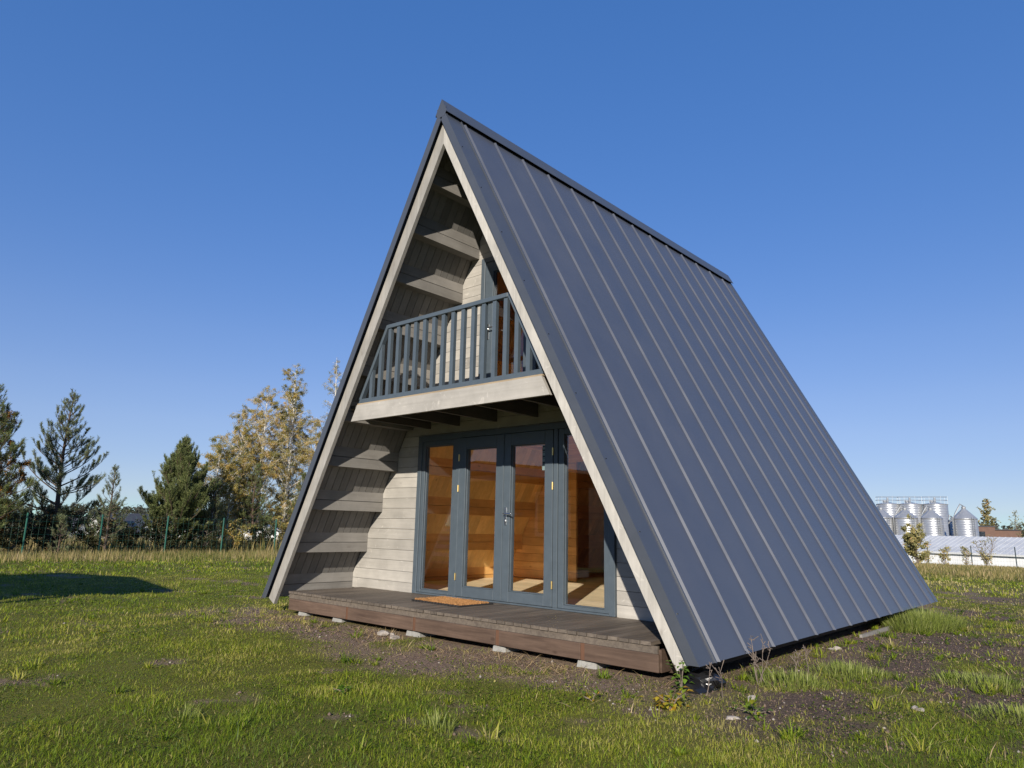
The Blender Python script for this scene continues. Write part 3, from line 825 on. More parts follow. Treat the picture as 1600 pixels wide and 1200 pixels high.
def needle_twigs(segs, step, per, nl, nw, r_):
    """bottle-brush shoots: needles round every twig segment (a,b)"""
    A = np.array([s[0] for s in segs]); B = np.array([s[1] for s in segs])
    Ln = np.linalg.norm(B - A, axis=1)
    cnt = np.maximum(2, (Ln / step).astype(int)) * per
    ii = np.repeat(np.arange(len(segs)), cnt)
    u = r_.random(len(ii))
    D = ((B - A) / Ln[:, None])[ii]
    P = A[ii] + (B - A)[ii] * u[:, None]
    q = r_.normal(0, 1, (len(ii), 3)); q -= (q * D).sum(1)[:, None] * D; q /= np.linalg.norm(q, axis=1)[:, None]
    N_ = D * .72 + q * .70
    tip = P + N_ * (nl * r_.uniform(.7, 1.2, len(ii)))[:, None]
    sd = np.cross(N_, r_.normal(0, 1, (len(ii), 3))); sd /= np.linalg.norm(sd, axis=1)[:, None]
    V = np.stack([P - sd * nw / 2, P + sd * nw / 2, tip], 1).reshape(-1, 3)
    tone = r_.normal(.5, .16, len(segs))[ii] + .25 * (u - .5) + r_.normal(0, .1, len(ii))
    return V, [np.arange(len(ii) * 3).reshape(-1, 3)], np.repeat(np.clip(tone, 0, 1), 3)

def pine(x, y, top, spread, seed, label, needles='needles', whorl=.40, per_whorl=5, low=.10, dense=1.0, lift=(.15, .9), lean=0, group='pines along the fence', name='pine_tree', step=.022, gap=0.0):
    r_ = np.random.default_rng(seed)
    z0 = G(x, y); h = top - z0
    root = empty(name, (x, y, z0), 0, label, 'pine tree', group)
    wob = r_.normal(0, .02 * h, 2)
    ax = lambda s: np.array([wob[0] * math.sin(s * 3) + lean * s * h, wob[1] * math.sin(s * 2.4), s * h])
    tr = MB(); ss = np.linspace(0, .985, 14)
    tr.tube([ax(s) for s in ss], [max(.007, .017 * h * (1 - s) ** .8 + .006) for s in ss], 7)
    segs = []
    zc = low * h
    while zc < h * .97:
        s = zc / h
        prof = min(1, .55 + s * 2.2) * (1 - s) ** .78 * 1.25
        nb = per_whorl + r_.integers(-1, 2)
        a0 = r_.uniform(0, 6.28)
        for b_ in range(nb):
            if r_.random() < gap: continue
            a = a0 + b_ * 2 * math.pi / nb + r_.normal(0, .25)
            Lb = max(.16, spread * prof * r_.uniform(.7, 1.08)); el = lift[0] + (lift[1] - lift[0]) * s + r_.normal(0, .12)
            nseg = 6; p = ax(s + r_.normal(0, .01)); pts = [p]
            for q_ in range(nseg):
                e_ = el + .75 * (q_ / nseg) ** 2; aa = a + r_.normal(0, .09)
                p = p + np.array([math.cos(aa) * math.cos(e_), math.sin(aa) * math.cos(e_), math.sin(e_)]) * Lb / nseg
                pts.append(p)
            tr.tube(pts, list(np.linspace(.006 + .012 * Lb, .004, nseg + 1)), 4, cap=False)
            segs.append((pts[-2], pts[-1] + (pts[-1] - pts[-2]) * .5))
            ntw = max(2, int(Lb * 5.5 * dense))
            for w_ in range(ntw):
                f_ = r_.uniform(.28, 1.0); i_ = min(int(f_ * nseg), nseg - 1)
                p0 = pts[i_] + (pts[i_ + 1] - pts[i_]) * (f_ * nseg - i_)
                d = (pts[i_ + 1] - pts[i_]); d = d / np.linalg.norm(d)
                sd = np.array([-math.sin(a), math.cos(a), 0]) * r_.choice([-1, 1])
                tw = d * .7 + sd * r_.uniform(.2, .9) + np.array([0, 0, r_.uniform(.35, 1.15)])
                tw /= np.linalg.norm(tw)
                lt = min(.55, (.16 + .30 * Lb * (1.1 - f_)) * r_.uniform(.6, 1.25))
                p1 = p0 + tw * lt * .5; p2 = p1 + (tw + np.array([0, 0, .35])) / np.linalg.norm(tw + np.array([0, 0, .35])) * lt * .5
                tr.tube([p0, p1, p2], [.006, .005, .003], 3, cap=False)
                segs += [(p0 + (p1 - p0) * .3, p1), (p1, p2)]
                if lt > .3:
                    for z_ in range(2):
                        q2 = p1 + (tw * .6 + sd * r_.uniform(-.8, .8) + np.array([0, 0, r_.uniform(.2, .8)])) * lt * .45
                        segs.append((p1, q2))
        zc += whorl * (1.05 - .45 * s) * r_.uniform(.8, 1.2)
    for k in range(5):   # leader
        a = k * 1.26; s = .955
        segs.append((ax(s), ax(s) + np.array([math.cos(a) * .12, math.sin(a) * .12, .24]) * (.6 + h * .08)))
    segs.append((ax(.90), ax(1.0)))
    tr.build('trunk', M['bark_pine'], root, smooth=True)
    V, F_, T = needle_twigs(segs, step, 3, .095, .012, r_)
    np_mesh('crown', V, F_, M[needles], root, t=T)
    return root

def broadleaf(name, x, y, top, spread, seed, label, cat, leaf, bark, nleaf, leafsize=.055, low=.15, steep=1.05, droop=.3, group=None, stems=1, twigs=True, tshift=0, tsd=.22, prof_top=.6):
    r_ = np.random.default_rng(seed)
    z0 = G(x, y); h = top - z0
    root = empty(name, (x, y, z0), 0, label, cat, group)
    tr = MB(); segs = []
    for s_ in range(stems):
        oa = r_.uniform(0, 6.28); tilt = 0 if stems == 1 else r_.uniform(.05, .35)
        hs_ = h * (1 if s_ == 0 else r_.uniform(.55, .95))
        wob = r_.normal(0, .025 * h, 2)
        ax = lambda s: np.array([math.cos(oa) * tilt * s * hs_ + wob[0] * math.sin(3 * s), math.sin(oa) * tilt * s * hs_ + wob[1] * math.sin(2.5 * s), s * hs_])
        ss = np.linspace(0, 1, 12)
        tr.tube([ax(s) for s in ss], [max(.006, (.0105 * h + .008) * (1 - s) ** .9 / (stems ** .35)) for s in ss], 7)
        nb = int((10 + h * (8.5 if bark == 'bark_birch' else 4.5)) / (stems ** .5))
        for b_ in range(nb):
            s = low + (1 - low) * (b_ + r_.random()) / nb * .97
            prof = min(1, .35 + (s - low) * 2.6) * (1 - s) ** prof_top * 1.3
            Lb = max(.15, spread * prof * r_.uniform(.6, 1.2)); a = b_ * 2.4 + r_.normal(0, .4)
            el = steep * r_.uniform(.55, 1.1); p = ax(s); pts = [p]; nseg = 5
            for q_ in range(nseg):
                e_ = el - droop * (q_ / nseg) ** 2 * 2; aa = a + r_.normal(0, .15)
                p = p + np.array([math.cos(aa) * math.cos(e_), math.sin(aa) * math.cos(e_), math.sin(e_)]) * Lb / nseg
                pts.append(p)
            tr.tube(pts, list(np.linspace(.006 + .008 * Lb, .003, nseg + 1)), 4, cap=False)
            for w_ in range(max(2, int(Lb * 6))):
                f_ = r_.uniform(.25, 1); i_ = min(int(f_ * nseg), nseg - 1)
                p0 = pts[i_] + (pts[i_ + 1] - pts[i_]) * (f_ * nseg - i_)
                tw = r_.normal(0, 1, 3); tw[2] = tw[2] * .6 + .3 - droop; tw /= np.linalg.norm(tw)
                p1 = p0 + tw * (.18 + .30 * Lb * .5) * r_.uniform(.5, 1.2); p1[2] -= droop * .12
                segs.append((p0, p1))
                if twigs: tr.tube([p0, (p0 + p1) / 2 + np.array([0, 0, .02]), p1], [.005, .004, .003], 3, cap=False)
            segs.append((pts[-2], pts[-1]))
        segs.append((ax(.88), ax(1.0)))
    tr.build('trunk', M[bark], root, smooth=True)
    if nleaf:
        wts = r_.gamma(1.2, 1, len(segs)); ii = r_.choice(len(segs), nleaf, p=wts / wts.sum())
        A = np.array([s[0] for s in segs]); B = np.array([s[1] for s in segs])
        P = A[ii] + (B - A)[ii] * r_.random((nleaf, 1)) ** .8 + r_.normal(0, .045, (nleaf, 3))
        tone = r_.normal(.46 + tshift, tsd, len(segs))[ii] + r_.normal(0, .12, nleaf)
        V, F_, T = leaf_cloud(P, leafsize * r_.uniform(.7, 1.3, nleaf), np.clip(tone, 0, 1))
        np_mesh('crown', V, F_, M[leaf], root, t=T)
    return root

# pines beyond the left fence
pine(-24.0, .9, 5.5, 2.0, 21, 'pine cut off by the left edge of the photo', dense=1.3, step=.018)
pine(-26.05, 4.1, 5.85, 2.3, 22, 'tall open Scots pine with bare upper leader, left of the small pine', 'needles_blue', whorl=.43, dense=1.35, gap=.10, per_whorl=6, step=.018)
pine(-24.3, 5.25, 2.85, .95, 23, 'small thin young pine between the tall pine and the bushy pine', 'needles_blue', whorl=.30, dense=1.5, per_whorl=5)
pine(-25.5, 8.3, 4.42, 2.1, 24, 'broad bushy dark pine left of the yellow birches', 'needles', whorl=.30, per_whorl=10, dense=2.2, low=.03, lift=(.45, 1.1), step=.018)
pine(-25.3, 9.75, 2.7, 1.0, 25, 'low pine at the right foot of the bushy pine', 'needles_blue', whorl=.3, per_whorl=6, dense=1.2, low=.05, lift=(.4, 1.0))
pine(-25.9, 12.3, 3.6, 1.15, 26, 'young green pine in front of the birch stand', 'needles', whorl=.32, per_whorl=6, dense=1.1)
pine(-26.2, 14.7, 3.3, 1.2, 27, 'young pine against the roof edge under the birches', 'needles', whorl=.32, per_whorl=6, dense=1.1)
pine(-22.9, 3.3, .85, .45, 28, 'tiny pine seedling in the dry grass by the first green post', 'needles_blue', whorl=.2, per_whorl=4, dense=1.2)
BG = 'autumn birches beyond the fence'
broadleaf('birch_tree', -27.0, 14.2, 9.0, 2.27, 31, 'tallest slender birch with thin yellow-green leaves', 'birch tree', 'birch_leaf', 'bark_birch', 49000, leafsize=.045, low=.08, group=BG)
broadleaf('birch_tree', -27.6, 13.1, 7.7, 2.47, 32, 'yellow birch just left of the tallest birch', 'birch tree', 'birch_leaf', 'bark_birch', 51000, leafsize=.045, low=.08, group=BG, tshift=.06)
broadleaf('birch_tree', -27.5, 11.9, 5.4, 2.21, 33, 'shorter leafy birch on the left side of the stand', 'birch tree', 'birch_leaf', 'bark_birch', 38000, leafsize=.045, low=.08, group=BG, tshift=-.05)
broadleaf('birch_tree', -28.0, 17.0, 10.2, 1.69, 34, 'sparse birch whose top shows beside the roof edge', 'birch tree', 'birch_leaf', 'bark_birch', 17000, leafsize=.045, low=.08, group=BG)
broadleaf('birch_tree', -26.7, 15.4, 6.4, 2.21, 35, 'orange-tinged birch nearest to the roof edge', 'birch tree', 'birch_leaf', 'bark_birch', 32000, leafsize=.045, low=.08, group=BG, tshift=.15)
broadleaf('birch_tree', -26.6, 11.2, 3.6, 1.43, 36, 'low young birch at the left foot of the stand', 'birch tree', 'birch_leaf', 'bark_birch', 20000, leafsize=.045, low=.08, group=BG)
broadleaf('birch_tree', -27.2, 10.7, 4.6, 2.08, 38, 'rounded birch at the outer left of the stand', 'birch tree', 'birch_leaf', 'bark_birch', 28000, leafsize=.045, low=.08, group=BG, tshift=-.02)
broadleaf('birch_tree', -28.6, 12.6, 6.6, 2.34, 39, 'birch at the back between the tallest and the shorter birch', 'birch tree', 'birch_leaf', 'bark_birch', 38000, leafsize=.045, low=.08, group=BG, tshift=.04)
broadleaf('birch_tree', -28.3, 15.2, 8.0, 2.34, 40, 'birch at the back between the tallest birch and the roof edge', 'birch tree', 'birch_leaf', 'bark_birch', 38000, leafsize=.045, low=.08, group=BG, tshift=.08)
broadleaf('birch_tree', -24.6, 1.7, 4.6, 1.2, 37, 'orange-leaved birch at the left edge of the photo', 'birch tree', 'autumn_leaf', 'bark_birch', 26000, leafsize=.045, low=.08, group=BG)
SG = 'undergrowth bushes along the left fence'
for i, (x, y, top, sp, leaf, n_, lab) in enumerate([
        (-24.4, 2.2, .95, 1.1, 'dark_leaf', 4200, 'dark low bush left of the first green fence post'),
        (-25.2, 3.4, 1.25, 1.2, 'dark_leaf', 4200, 'dark bush around the foot of the tall open pine'),
        (-25.0, 5.0, .85, 1.1, 'dark_leaf', 3600, 'dark bush beneath the small thin pine'),
        (-25.0, 6.3, .80, 1.1, 'dark_leaf', 3600, 'dark bush in front of the far white house'),
        (-24.8, 7.6, 1.2, 1.0, 'dark_leaf', 3600, 'dark bush at the left foot of the bushy pine'),
        (-24.8, 9.3, .75, 1.0, 'dark_leaf', 3600, 'dark bush at the foot of the low pine'),
        (-25.2, 10.9, 1.0, 1.0, 'birch_leaf', 3000, 'ochre bush at the left foot of the birches'),
        (-25.3, 12.2, .9, 1.0, 'dark_leaf', 3000, 'dark bush below the young green pine'),
        (-25.6, 13.6, 1.2, 1.0, 'birch_leaf', 3000, 'ochre bush between the two last fence posts'),
        (-25.8, 14.9, 1.1, 1.0, 'autumn_leaf', 2600, 'rusty bush against the left roof edge'),
        (-27.5, 4.2, 1.55, 1.2, 'autumn_leaf', 3200, 'orange bush behind the first green fence post'),
        (-26.8, 1.7, 1.6, 1.2, 'autumn_leaf', 3000, 'rusty orange bush at the left picture edge'),
        (-29.8, 7.4, 1.15, .8, 'yellow_leaf', 1600, 'small yellow bush in front of the far white house')]):
    broadleaf('bush', x, y, top, sp, 60 + i, lab, 'bush', leaf, 'bark_grey', n_, leafsize=.075, low=.05, steep=.8, droop=.1, group=SG, stems=5, twigs=False)

# right side: willow bush, bare sapling, small scrub
broadleaf('willow_bush', -4.15, 38.9, 1.95, 1.05, 81, 'tall yellow-green willow bush beside the right roof corner', 'bush', 'willow_leaf', 'bark_grey', 6500, leafsize=.095, low=.03, steep=1.2, droop=.05, stems=6, twigs=False)
broadleaf('sapling', -2.0, 45.0, .95, 1.0, 82, 'bare twiggy sapling in front of the long white shed', 'sapling', 'willow_leaf', 'bark_grey', 160, leafsize=.09, low=.2, steep=1.0, droop=-.05, stems=3)
for i, (x, y, top, n_, lab) in enumerate([(-3.4, 41.5, .35, 700, 'low rusty scrub right of the willow bush'), (-2.95, 45.0, .35, 420, 'small reddish scrub between the two right fence posts'), (-1.75, 44.0, .1, 420, 'small ochre scrub at the foot of the bare sapling'), (-5.0, 44.8, .30, 500, 'low ochre scrub left of the first right fence post')]):
    broadleaf('scrub', x, y, top, .45, 85 + i, lab, 'bush', 'willow_leaf', 'bark_grey', n_, leafsize=.08, low=.05, steep=1, droop=.05, stems=3, twigs=False, tshift=.2, group='scrub in front of the white shed')
pine(-3.6, 84.0, 4.3, 2.3, 91, 'dark pine at the right edge beyond the white shed', 'needles', whorl=.6, per_whorl=6, dense=.8, step=.06, group='distant trees on the right')
broadleaf('poplar_tree', -18.4, 160, 8.2, 3.0, 92, 'brownish half-bare tree directly behind the rightmost silo', 'tree', 'willow_leaf', 'bark_grey', 4200, leafsize=.24, low=.2, group='distant trees on the right', tshift=.1)
broadleaf('poplar_tree', -15.0, 168, 6.4, 2.2, 93, 'thin bare tree behind the brown brick buildings', 'tree', 'willow_leaf', 'bark_grey', 500, leafsize=.22, low=.2, group='distant trees on the right')

# leafy weeds at the front right corner and in the lawn
def weed(name, x, y, h, n, tlo, thi, seed, label, size=.055, spread=.12):
    r_ = np.random.default_rng(seed); z0 = G(x, y)
    root = empty(name, (x, y, z0), 0, label, 'weed', 'broad-leaved weeds in the grass')
    st = MB(); P = []
    for k in range(max(3, n // 7)):
        a = r_.uniform(0, 6.28); rr = spread * r_.uniform(.1, 1); top = np.array([math.cos(a) * rr, math.sin(a) * rr, h * r_.uniform(.35, 1)])
        mid = top * np.array([.4, .4, .6]); st.tube([(0, 0, 0), mid, top], [.004, .003, .002], 5)
        for q_ in range(7):
            f_ = r_.uniform(.35, 1); P.append(top * f_ + r_.normal(0, .022, 3))
    P = np.array(P[:n]); P[:, 2] = np.maximum(P[:, 2], .012)
    # leaves with a midrib fold: two halves
    V = []; F_ = []; T = []
    for p in P:
        d = np.array([p[0] + r_.normal(0, .05), p[1] + r_.normal(0, .05), r_.normal(0, .03)]); d /= np.linalg.norm(d) + 1e-9
        s = size * r_.uniform(.6, 1.25); e_ = np.cross(d, [0, 0, 1]); e_ /= np.linalg.norm(e_) + 1e-9; u_ = np.cross(e_, d)
        k = len(V)
        V += [p, p + d * s * .45 + e_ * s * .42 + u_ * s * .12, p + d * s * .45 - u_ * s * .02, p + d * s * .45 - e_ * s * .42 + u_ * s * .12, p + d * s - u_ * s * .15]
        F_ += [(k, k + 1, k + 2), (k, k + 2, k + 3), (k + 2, k + 1, k + 4), (k + 2, k + 4, k + 3)]; T += [float(np.clip(r_.uniform(tlo, thi), 0, 1))] * 5
    st.build('stem', M['bark_grey'], root); np_mesh('leaves', np.array(V), [np.array(F_)], M['weed_leaf'], root, t=T)
weed('leafy_weed', 3.18, -.63, .13, 110, .42, .95, 1, 'yellow-orange leaved weed in front of the right roof corner', .042, .12)
weed('leafy_weed', 2.98, -.12, .22, 46, .1, .5, 2, 'green leafy weed climbing against the foot of the right bargeboard', .045, .08)
weed('leafy_weed', 2.70, -.83, .06, 24, .2, .95, 3, 'small yellow-green weed left of the orange-leaved weed', .032, .07)
weed('leafy_weed', 1.45, -1.95, .04, 22, .0, .3, 4, 'grey-green broad-leaved rosette in the lawn before the deck', .045, .08)
weed('leafy_weed', 3.62, -.35, .06, 48, .2, .6, 5, 'low yellow-green rosette on the soil right of the corner', .04, .14)

def tuft(name, x, y, rx, ry, n, ln, seed, label, mat='clump_grass'):
    r_ = np.random.default_rng(seed)
    a = r_.uniform(0, 6.28, n); rr = np.sqrt(r_.random(n))
    px = x + rx * rr * np.cos(a); py = y + ry * rr * np.sin(a)
    V, F_, T = blades(px, py, gz(px, py) - .01, r_.uniform(ln * .45, ln, n) * (1.1 - .45 * rr), r_.uniform(.004, .008, n), np.abs(r_.normal(.3, .25, n)) + .35 * rr, np.clip(r_.normal(.5, .25, n), 0, 1), az=a + r_.normal(0, .7, n))
    V = V - np.array([x, y, 0]); o_ = np_mesh(name, V, F_, M[mat], t=T, label=label, cat='grass tuft', group='grass tufts on bare soil'); o_.location = (x, y, 0)
tuft('grass_tuft', 3.30, 5.60, .42, .85, 2600, .30, 1, 'tall bright green grass tuft at the rear roof corner')
tuft('grass_tuft', 4.95, 6.6, .35, .55, 1300, .24, 2, 'bright green tuft on the soil at the right picture edge')
tuft('grass_tuft', 3.62, 1.55, .30, .35, 700, .14, 3, 'low green tuft beside the middle of the metal eave')
tuft('grass_tuft', 4.55, 1.9, .40, .35, 900, .13, 4, 'spreading yellow-green tuft amid the dark soil')
tuft('grass_tuft', 3.42, .75, .28, .30, 700, .15, 5, 'green tuft next to the black plastic')
tuft('grass_tuft', 4.9, .75, .3, .25, 700, .12, 6, 'low dark green tuft on the soil in the right foreground')
tuft('grass_tuft', 2.55, -2.1, .10, .08, 130, .14, 7, 'long-bladed pale tuft in the lawn at bottom centre')
tuft('grass_tuft', 1.4, -3.0, .10, .08, 110, .13, 8, 'long-bladed pale tuft in the lawn at lower left')

def stalks(x, y, n, h, seed, label):
    r_ = np.random.default_rng(seed); z0 = G(x, y); m_ = MB()
    root = empty('dry_stalk', (x, y, z0), 0, label, 'dry weed', 'dry weed stalks by the roof corner')
    for k in range(n):
        a = r_.uniform(0, 6.28); l_ = h * r_.uniform(.55, 1); t_ = r_.uniform(.05, .45)
        p = [np.array([r_.normal(0, .03), r_.normal(0, .03), 0])]
        for q_ in range(4): p.append(p[-1] + np.array([math.cos(a) * t_, math.sin(a) * t_, 1]) * l_ / 4 + r_.normal(0, .008, 3))
        m_.tube(p, [.0035, .003, .0025, .002, .0015], 5)
        for q_ in range(9):
            b0 = p[2] + (p[4] - p[2]) * r_.random(); m_.tube([b0, b0 + r_.normal(0, .025, 3) + np.array([0, 0, .02])], [.0018, .003], 4)
    m_.build('stem', M['bark_grey'], root)
stalks(3.28, .55, 6, .36, 1, 'reddish dry weed stalks in front of the first roof seams')
stalks(3.22, -.12, 2, .30, 2, 'two thin straw-coloured stalks at the bargeboard foot')
stalks(3.30, 1.25, 3, .25, 3, 'short dry stalks beside the eave further back')

# ------------------------------------------------------------------ fences
def fence(name, pts, h, mat, label, wires=7):
    root = empty(name, (0, 0, 0), 0, label, 'fence')
    P3 = [np.array([x, y, G(x, y)]) for x, y in pts]
    for p in P3:
        q = MB(); ln = rnd.uniform(-.03, .03)
        q.tube([p - (0, 0, .2), p + (ln, 0, h)], .030, 8); q.build('post', M[mat], root)
    q = MB()
    for a, b_ in zip(P3[:-1], P3[1:]):
        for k in range(wires):
            z = .08 + (h - .15) * k / (wires - 1)
            q.tube([a + (0, 0, z), b_ + (0, 0, z)], .0022, 3, cap=False)
        n_ = int(np.linalg.norm(b_ - a) / .2)
        for i in range(1, n_):
            p = a + (b_ - a) * i / n_; q.tube([p + (0, 0, .05), p + (0, 0, h - .04)], .0018, 3, cap=False)
    q.build('mesh_panel', M[mat], root)
fence('fence', [(-23.2, -.3), (-23.4, 2.35), (-23.7, 4.85), (-23.85, 7.3), (-23.9, 9.65), (-23.8, 12.05), (-23.7, 14.5), (-23.6, 17.0)], 1.48, 'fence_green', 'green post and wire mesh fence in front of the pines')
fence('fence', [(-12.2, 55.8), (-9.3, 53.8), (-6.35, 51.7), (-3.38, 49.2), (-.83, 47.6), (1.6, 45.8)], 1.34, 'fence_dark', 'dark post and wire fence before the long white shed')

# ------------------------------------------------------------------ distant buildings, left
def gable_house(name, cx, cy, zb, rz, W_, D_, eave, ridge, wall, roof, label, cat, wins=(), over=.4, group=None):
    root = empty(name, (cx, cy, zb), rz, label, cat, group)
    m_ = MB(); m_.prism([(-W_ / 2, -1), (W_ / 2, -1), (W_ / 2, eave), (0, ridge - .12), (-W_ / 2, eave)], -D_ / 2, D_ / 2)
    m_.build('wall', M[wall], root)
    r_ = MB(); k = (ridge - eave) / (W_ / 2); ow = W_ / 2 + over
    for sg in (-1, 1):
        r_.prism([(0, ridge), (sg * ow, ridge - k * ow), (sg * ow, ridge - k * ow + .16), (0, ridge + .16)], -D_ / 2 - over, D_ / 2 + over)
    rf = r_.build('roof', M[roof], root)
    for (face, a, z, w_, h_) in wins:
        q = MB()
        if face == 'front': q.box(a - w_ / 2, a + w_ / 2, -D_ / 2 - .04, -D_ / 2 + .05, z, z + h_); q.build('window', M['glass_dark'], root)
        elif face == 'side': q.box(W_ / 2 - .05, W_ / 2 + .04, a - w_ / 2, a + w_ / 2, z, z + h_); q.build('window', M['glass_dark'], root)
        elif face == 'roof':
            x0 = ow * .35; x1 = ow * .6
            q.hexa([(x0, a - w_ / 2, ridge - k * x0 + .1), (x1, a - w_ / 2, ridge - k * x1 + .1), (x1, a + w_ / 2, ridge - k * x1 + .1), (x0, a + w_ / 2, ridge - k * x0 + .1),
                    (x0, a - w_ / 2, ridge - k * x0 + .26), (x1, a - w_ / 2, ridge - k * x1 + .26), (x1, a + w_ / 2, ridge - k * x1 + .26), (x0, a + w_ / 2, ridge - k * x0 + .26)])
            q.build('roof_window', M['glass_dark'], rf)
    return root
hz = -3.5
# ridge runs along the picture, long roof side towards the camera
gh = gable_house('white_house', -97.5, 34.0, hz, math.radians(20), 7.5, 13, 2.2, 5.0, 'render_white', 'dark_tile', 'far white house with dark tiled roof and roof windows, seen between pines', 'house',
                 [('roof', -2.5, 0, 1.2, 0), ('roof', .5, 0, 1.2, 0), ('side', -3.5, .6, 1.6, 1.3), ('side', 2.0, .6, 2.0, 1.3), ('front', 0, .8, 1.4, 1.3)])
gable_house('white_house', -98.5, 26.5, hz, math.radians(105), 4.5, 5.0, 2.4, 4.3, 'render_white', 'dark_tile', 'small white gabled house left of the dark-roofed far house', 'house', [('front', 0, .7, 1.2, 1.3)])
gable_house('white_shed', -72, 31.0, -1.6, math.radians(25), 5, 9, 1.7, 2.2, 'white_wall', 'galv', 'low white shed glimpsed right of the bushy pine', 'shed', [])
gable_house('white_shed', -70, 40.0, -1.6, math.radians(28), 5, 10, 1.6, 2.05, 'white_wall', 'galv', 'low white shed glimpsed through the birch trunks', 'shed', [])

# ------------------------------------------------------------------ right: long white shed, silos, brown buildings
A_ = np.array([-15.4, 62.5]); B_ = np.array([4.4, 55.5])       # eave wall line, nearer end to the right
d = (B_ - A_); Ls = np.linalg.norm(d); d /= Ls; nrm = np.array([-d[1], d[0]])
if nrm @ (np.array([CAM[0], CAM[1]]) - A_) > 0: nrm = -nrm
rzs = math.atan2(d[1], d[0])
shed = empty('long_shed', (A_[0], A_[1], -1.35), rzs, 'long low white shed with pale ribbed metal roof beyond the right fence', 'shed')
sgn_ = 1 if (np.array([-math.sin(rzs), math.cos(rzs)]) @ nrm) > 0 else -1
q = MB(); q.box(0, Ls, 0, 7.0, -.6, 1.02); q.build('wall', M['white_wall'], shed)
r_ = MB(); r_.hexa([(-.3, -.12, 1.04), (Ls + .3, -.12, 1.04), (Ls + .3, 3.5, 2.26), (-.3, 3.5, 2.26), (-.3, -.12, 1.12), (Ls + .3, -.12, 1.12), (Ls + .3, 3.5, 2.34), (-.3, 3.5, 2.34)])
r_.hexa([(-.3, 3.5, 2.26), (Ls + .3, 3.5, 2.26), (Ls + .3, 7.45, 1.04), (-.3, 7.45, 1.04), (-.3, 3.5, 2.34), (Ls + .3, 3.5, 2.34), (Ls + .3, 7.45, 1.12), (-.3, 7.45, 1.12)])
x = 0
while x < Ls:
    r_.hexa([(x, -.11, 1.119), (x + .08, -.11, 1.119), (x + .08, 3.5, 2.339), (x, 3.5, 2.339), (x, -.11, 1.14), (x + .08, -.11, 1.14), (x + .08, 3.5, 2.36), (x, 3.5, 2.36)]); x += .42
r_.build('roof', M['shed_roof'], shed)
q = MB(); q.box(-.3, Ls + .3, -.20, -.125, .98, 1.11); q.build('gutter', M['render_white'], shed)

SGp = 'steel silos behind the long white shed'
def silo_front(x, y, r, zt, ztip, label):
    zb = -3.0; z0 = zb
    root = empty('silo', (x, y, zb), 0, label, 'silo', SGp)
    prof = []; z = 0; Hh = zt - zb
    while z < Hh - .01:
        prof += [(r, z), (r * 1.005, z + .18), (r, z + .36)]; z += .36
    prof = [(a, min(b_, Hh)) for a, b_ in prof]
    MB().lathe(prof, 40).build('body', M['galv'], root, smooth=True)
    MB().lathe([(r * 1.04, Hh - .02), (r * 1.03, Hh + .03), (.22, ztip - zb - .12), (.2, ztip - zb)], 40).build('cone_roof', M['galv_dark' if False else 'galv'], root, smooth=False)
    q = MB(); q.lathe([(.30, ztip - zb - .13), (.30, ztip - zb + .10), (.2, ztip - zb + .22)], 16); q.build('cap', M['galv_dark'], root)
    q = MB()  # filling pipe up the side and over the cone
    a = -2.4
    dx, dy = math.cos(a), math.sin(a)
    q.tube([(dx * r * 1.08, dy * r * 1.08, 0), (dx * r * 1.08, dy * r * 1.08, Hh), (dx * r * .8, dy * r * .8, Hh + .9), (dx * .5, dy * .5, ztip - zb + .55), (0, 0, ztip - zb + .2)], .09, 8)
    q.build('filling_pipe', M['galv_dark'], root, smooth=True)
    q = MB(); a = -.75
    for s_ in (-.18, .18):
        q.tube([(math.cos(a) * r * 1.06 - math.sin(a) * s_, math.sin(a) * r * 1.06 + math.cos(a) * s_, .5), (math.cos(a) * r * 1.06 - math.sin(a) * s_, math.sin(a) * r * 1.06 + math.cos(a) * s_, Hh + .3)], .035, 5)
    for k in range(int(Hh / .35)):
        zz = .6 + .35 * k
        q.tube([(math.cos(a) * r * 1.06 - math.sin(a) * s_, math.sin(a) * r * 1.06 + math.cos(a) * s_, zz) for s_ in (-.18, .18)], .022, 4)
    q.build('ladder', M['galv_dark'], root)
def silo_rear(x, y, r, zt, label):
    zb = -3.0; Hh = zt - zb
    root = empty('silo', (x, y, zb), 0, label, 'silo', SGp)
    prof = []; z = 0
    while z < Hh - .01:
        prof += [(r, z), (r * 1.004, z + .2), (r, min(z + .4, Hh))]; z += .4
    MB().lathe(prof, 40).build('body', M['galv'], root, smooth=True)
    MB().lathe([(r * 1.03, Hh), (r * 1.03, Hh + .10), (.3, Hh + .42)], 32).build('top_plate', M['galv'], root)
    q = MB()
    for zz in (.75, 1.3):
        q.tube([(math.cos(k * math.pi / 12) * r * 1.02, math.sin(k * math.pi / 12) * r * 1.02, Hh + zz) for k in range(25)], .028, 4, cap=False)
    for k in range(7):
        a = k * math.pi / 3.5; q.tube([(math.cos(a) * r * 1.02, math.sin(a) * r * 1.02, Hh + .05), (math.cos(a) * r * 1.02, math.sin(a) * r * 1.02, Hh + 1.36)], .022, 4)
    q.build('guardrail', M['galv'], root)
    q = MB(); q.tube([(0, 0, Hh + .3), (0, 0, Hh + 1.25)], .16, 10); q.tube([(-.5, .1, Hh + .4), (-.5, .1, Hh + .75)], .3, 10)
    q.build('vent', M['galv'], root)
silo_front(-16.1, 123.1, 1.66, 3.63, 5.30, 'rightmost cone-topped silo standing apart')
silo_front(-20.45, 122.35, 1.60, 3.63, 5.10, 'cone-topped silo in front, second from the right')
silo_front(-23.9, 121.6, 1.75, 3.66, 5.10, 'cone-topped silo behind the top of the willow bush')
silo_front(-27.2, 120.9, 1.7, 3.66, 5.10, 'cone-topped silo half hidden by the metal roof edge')
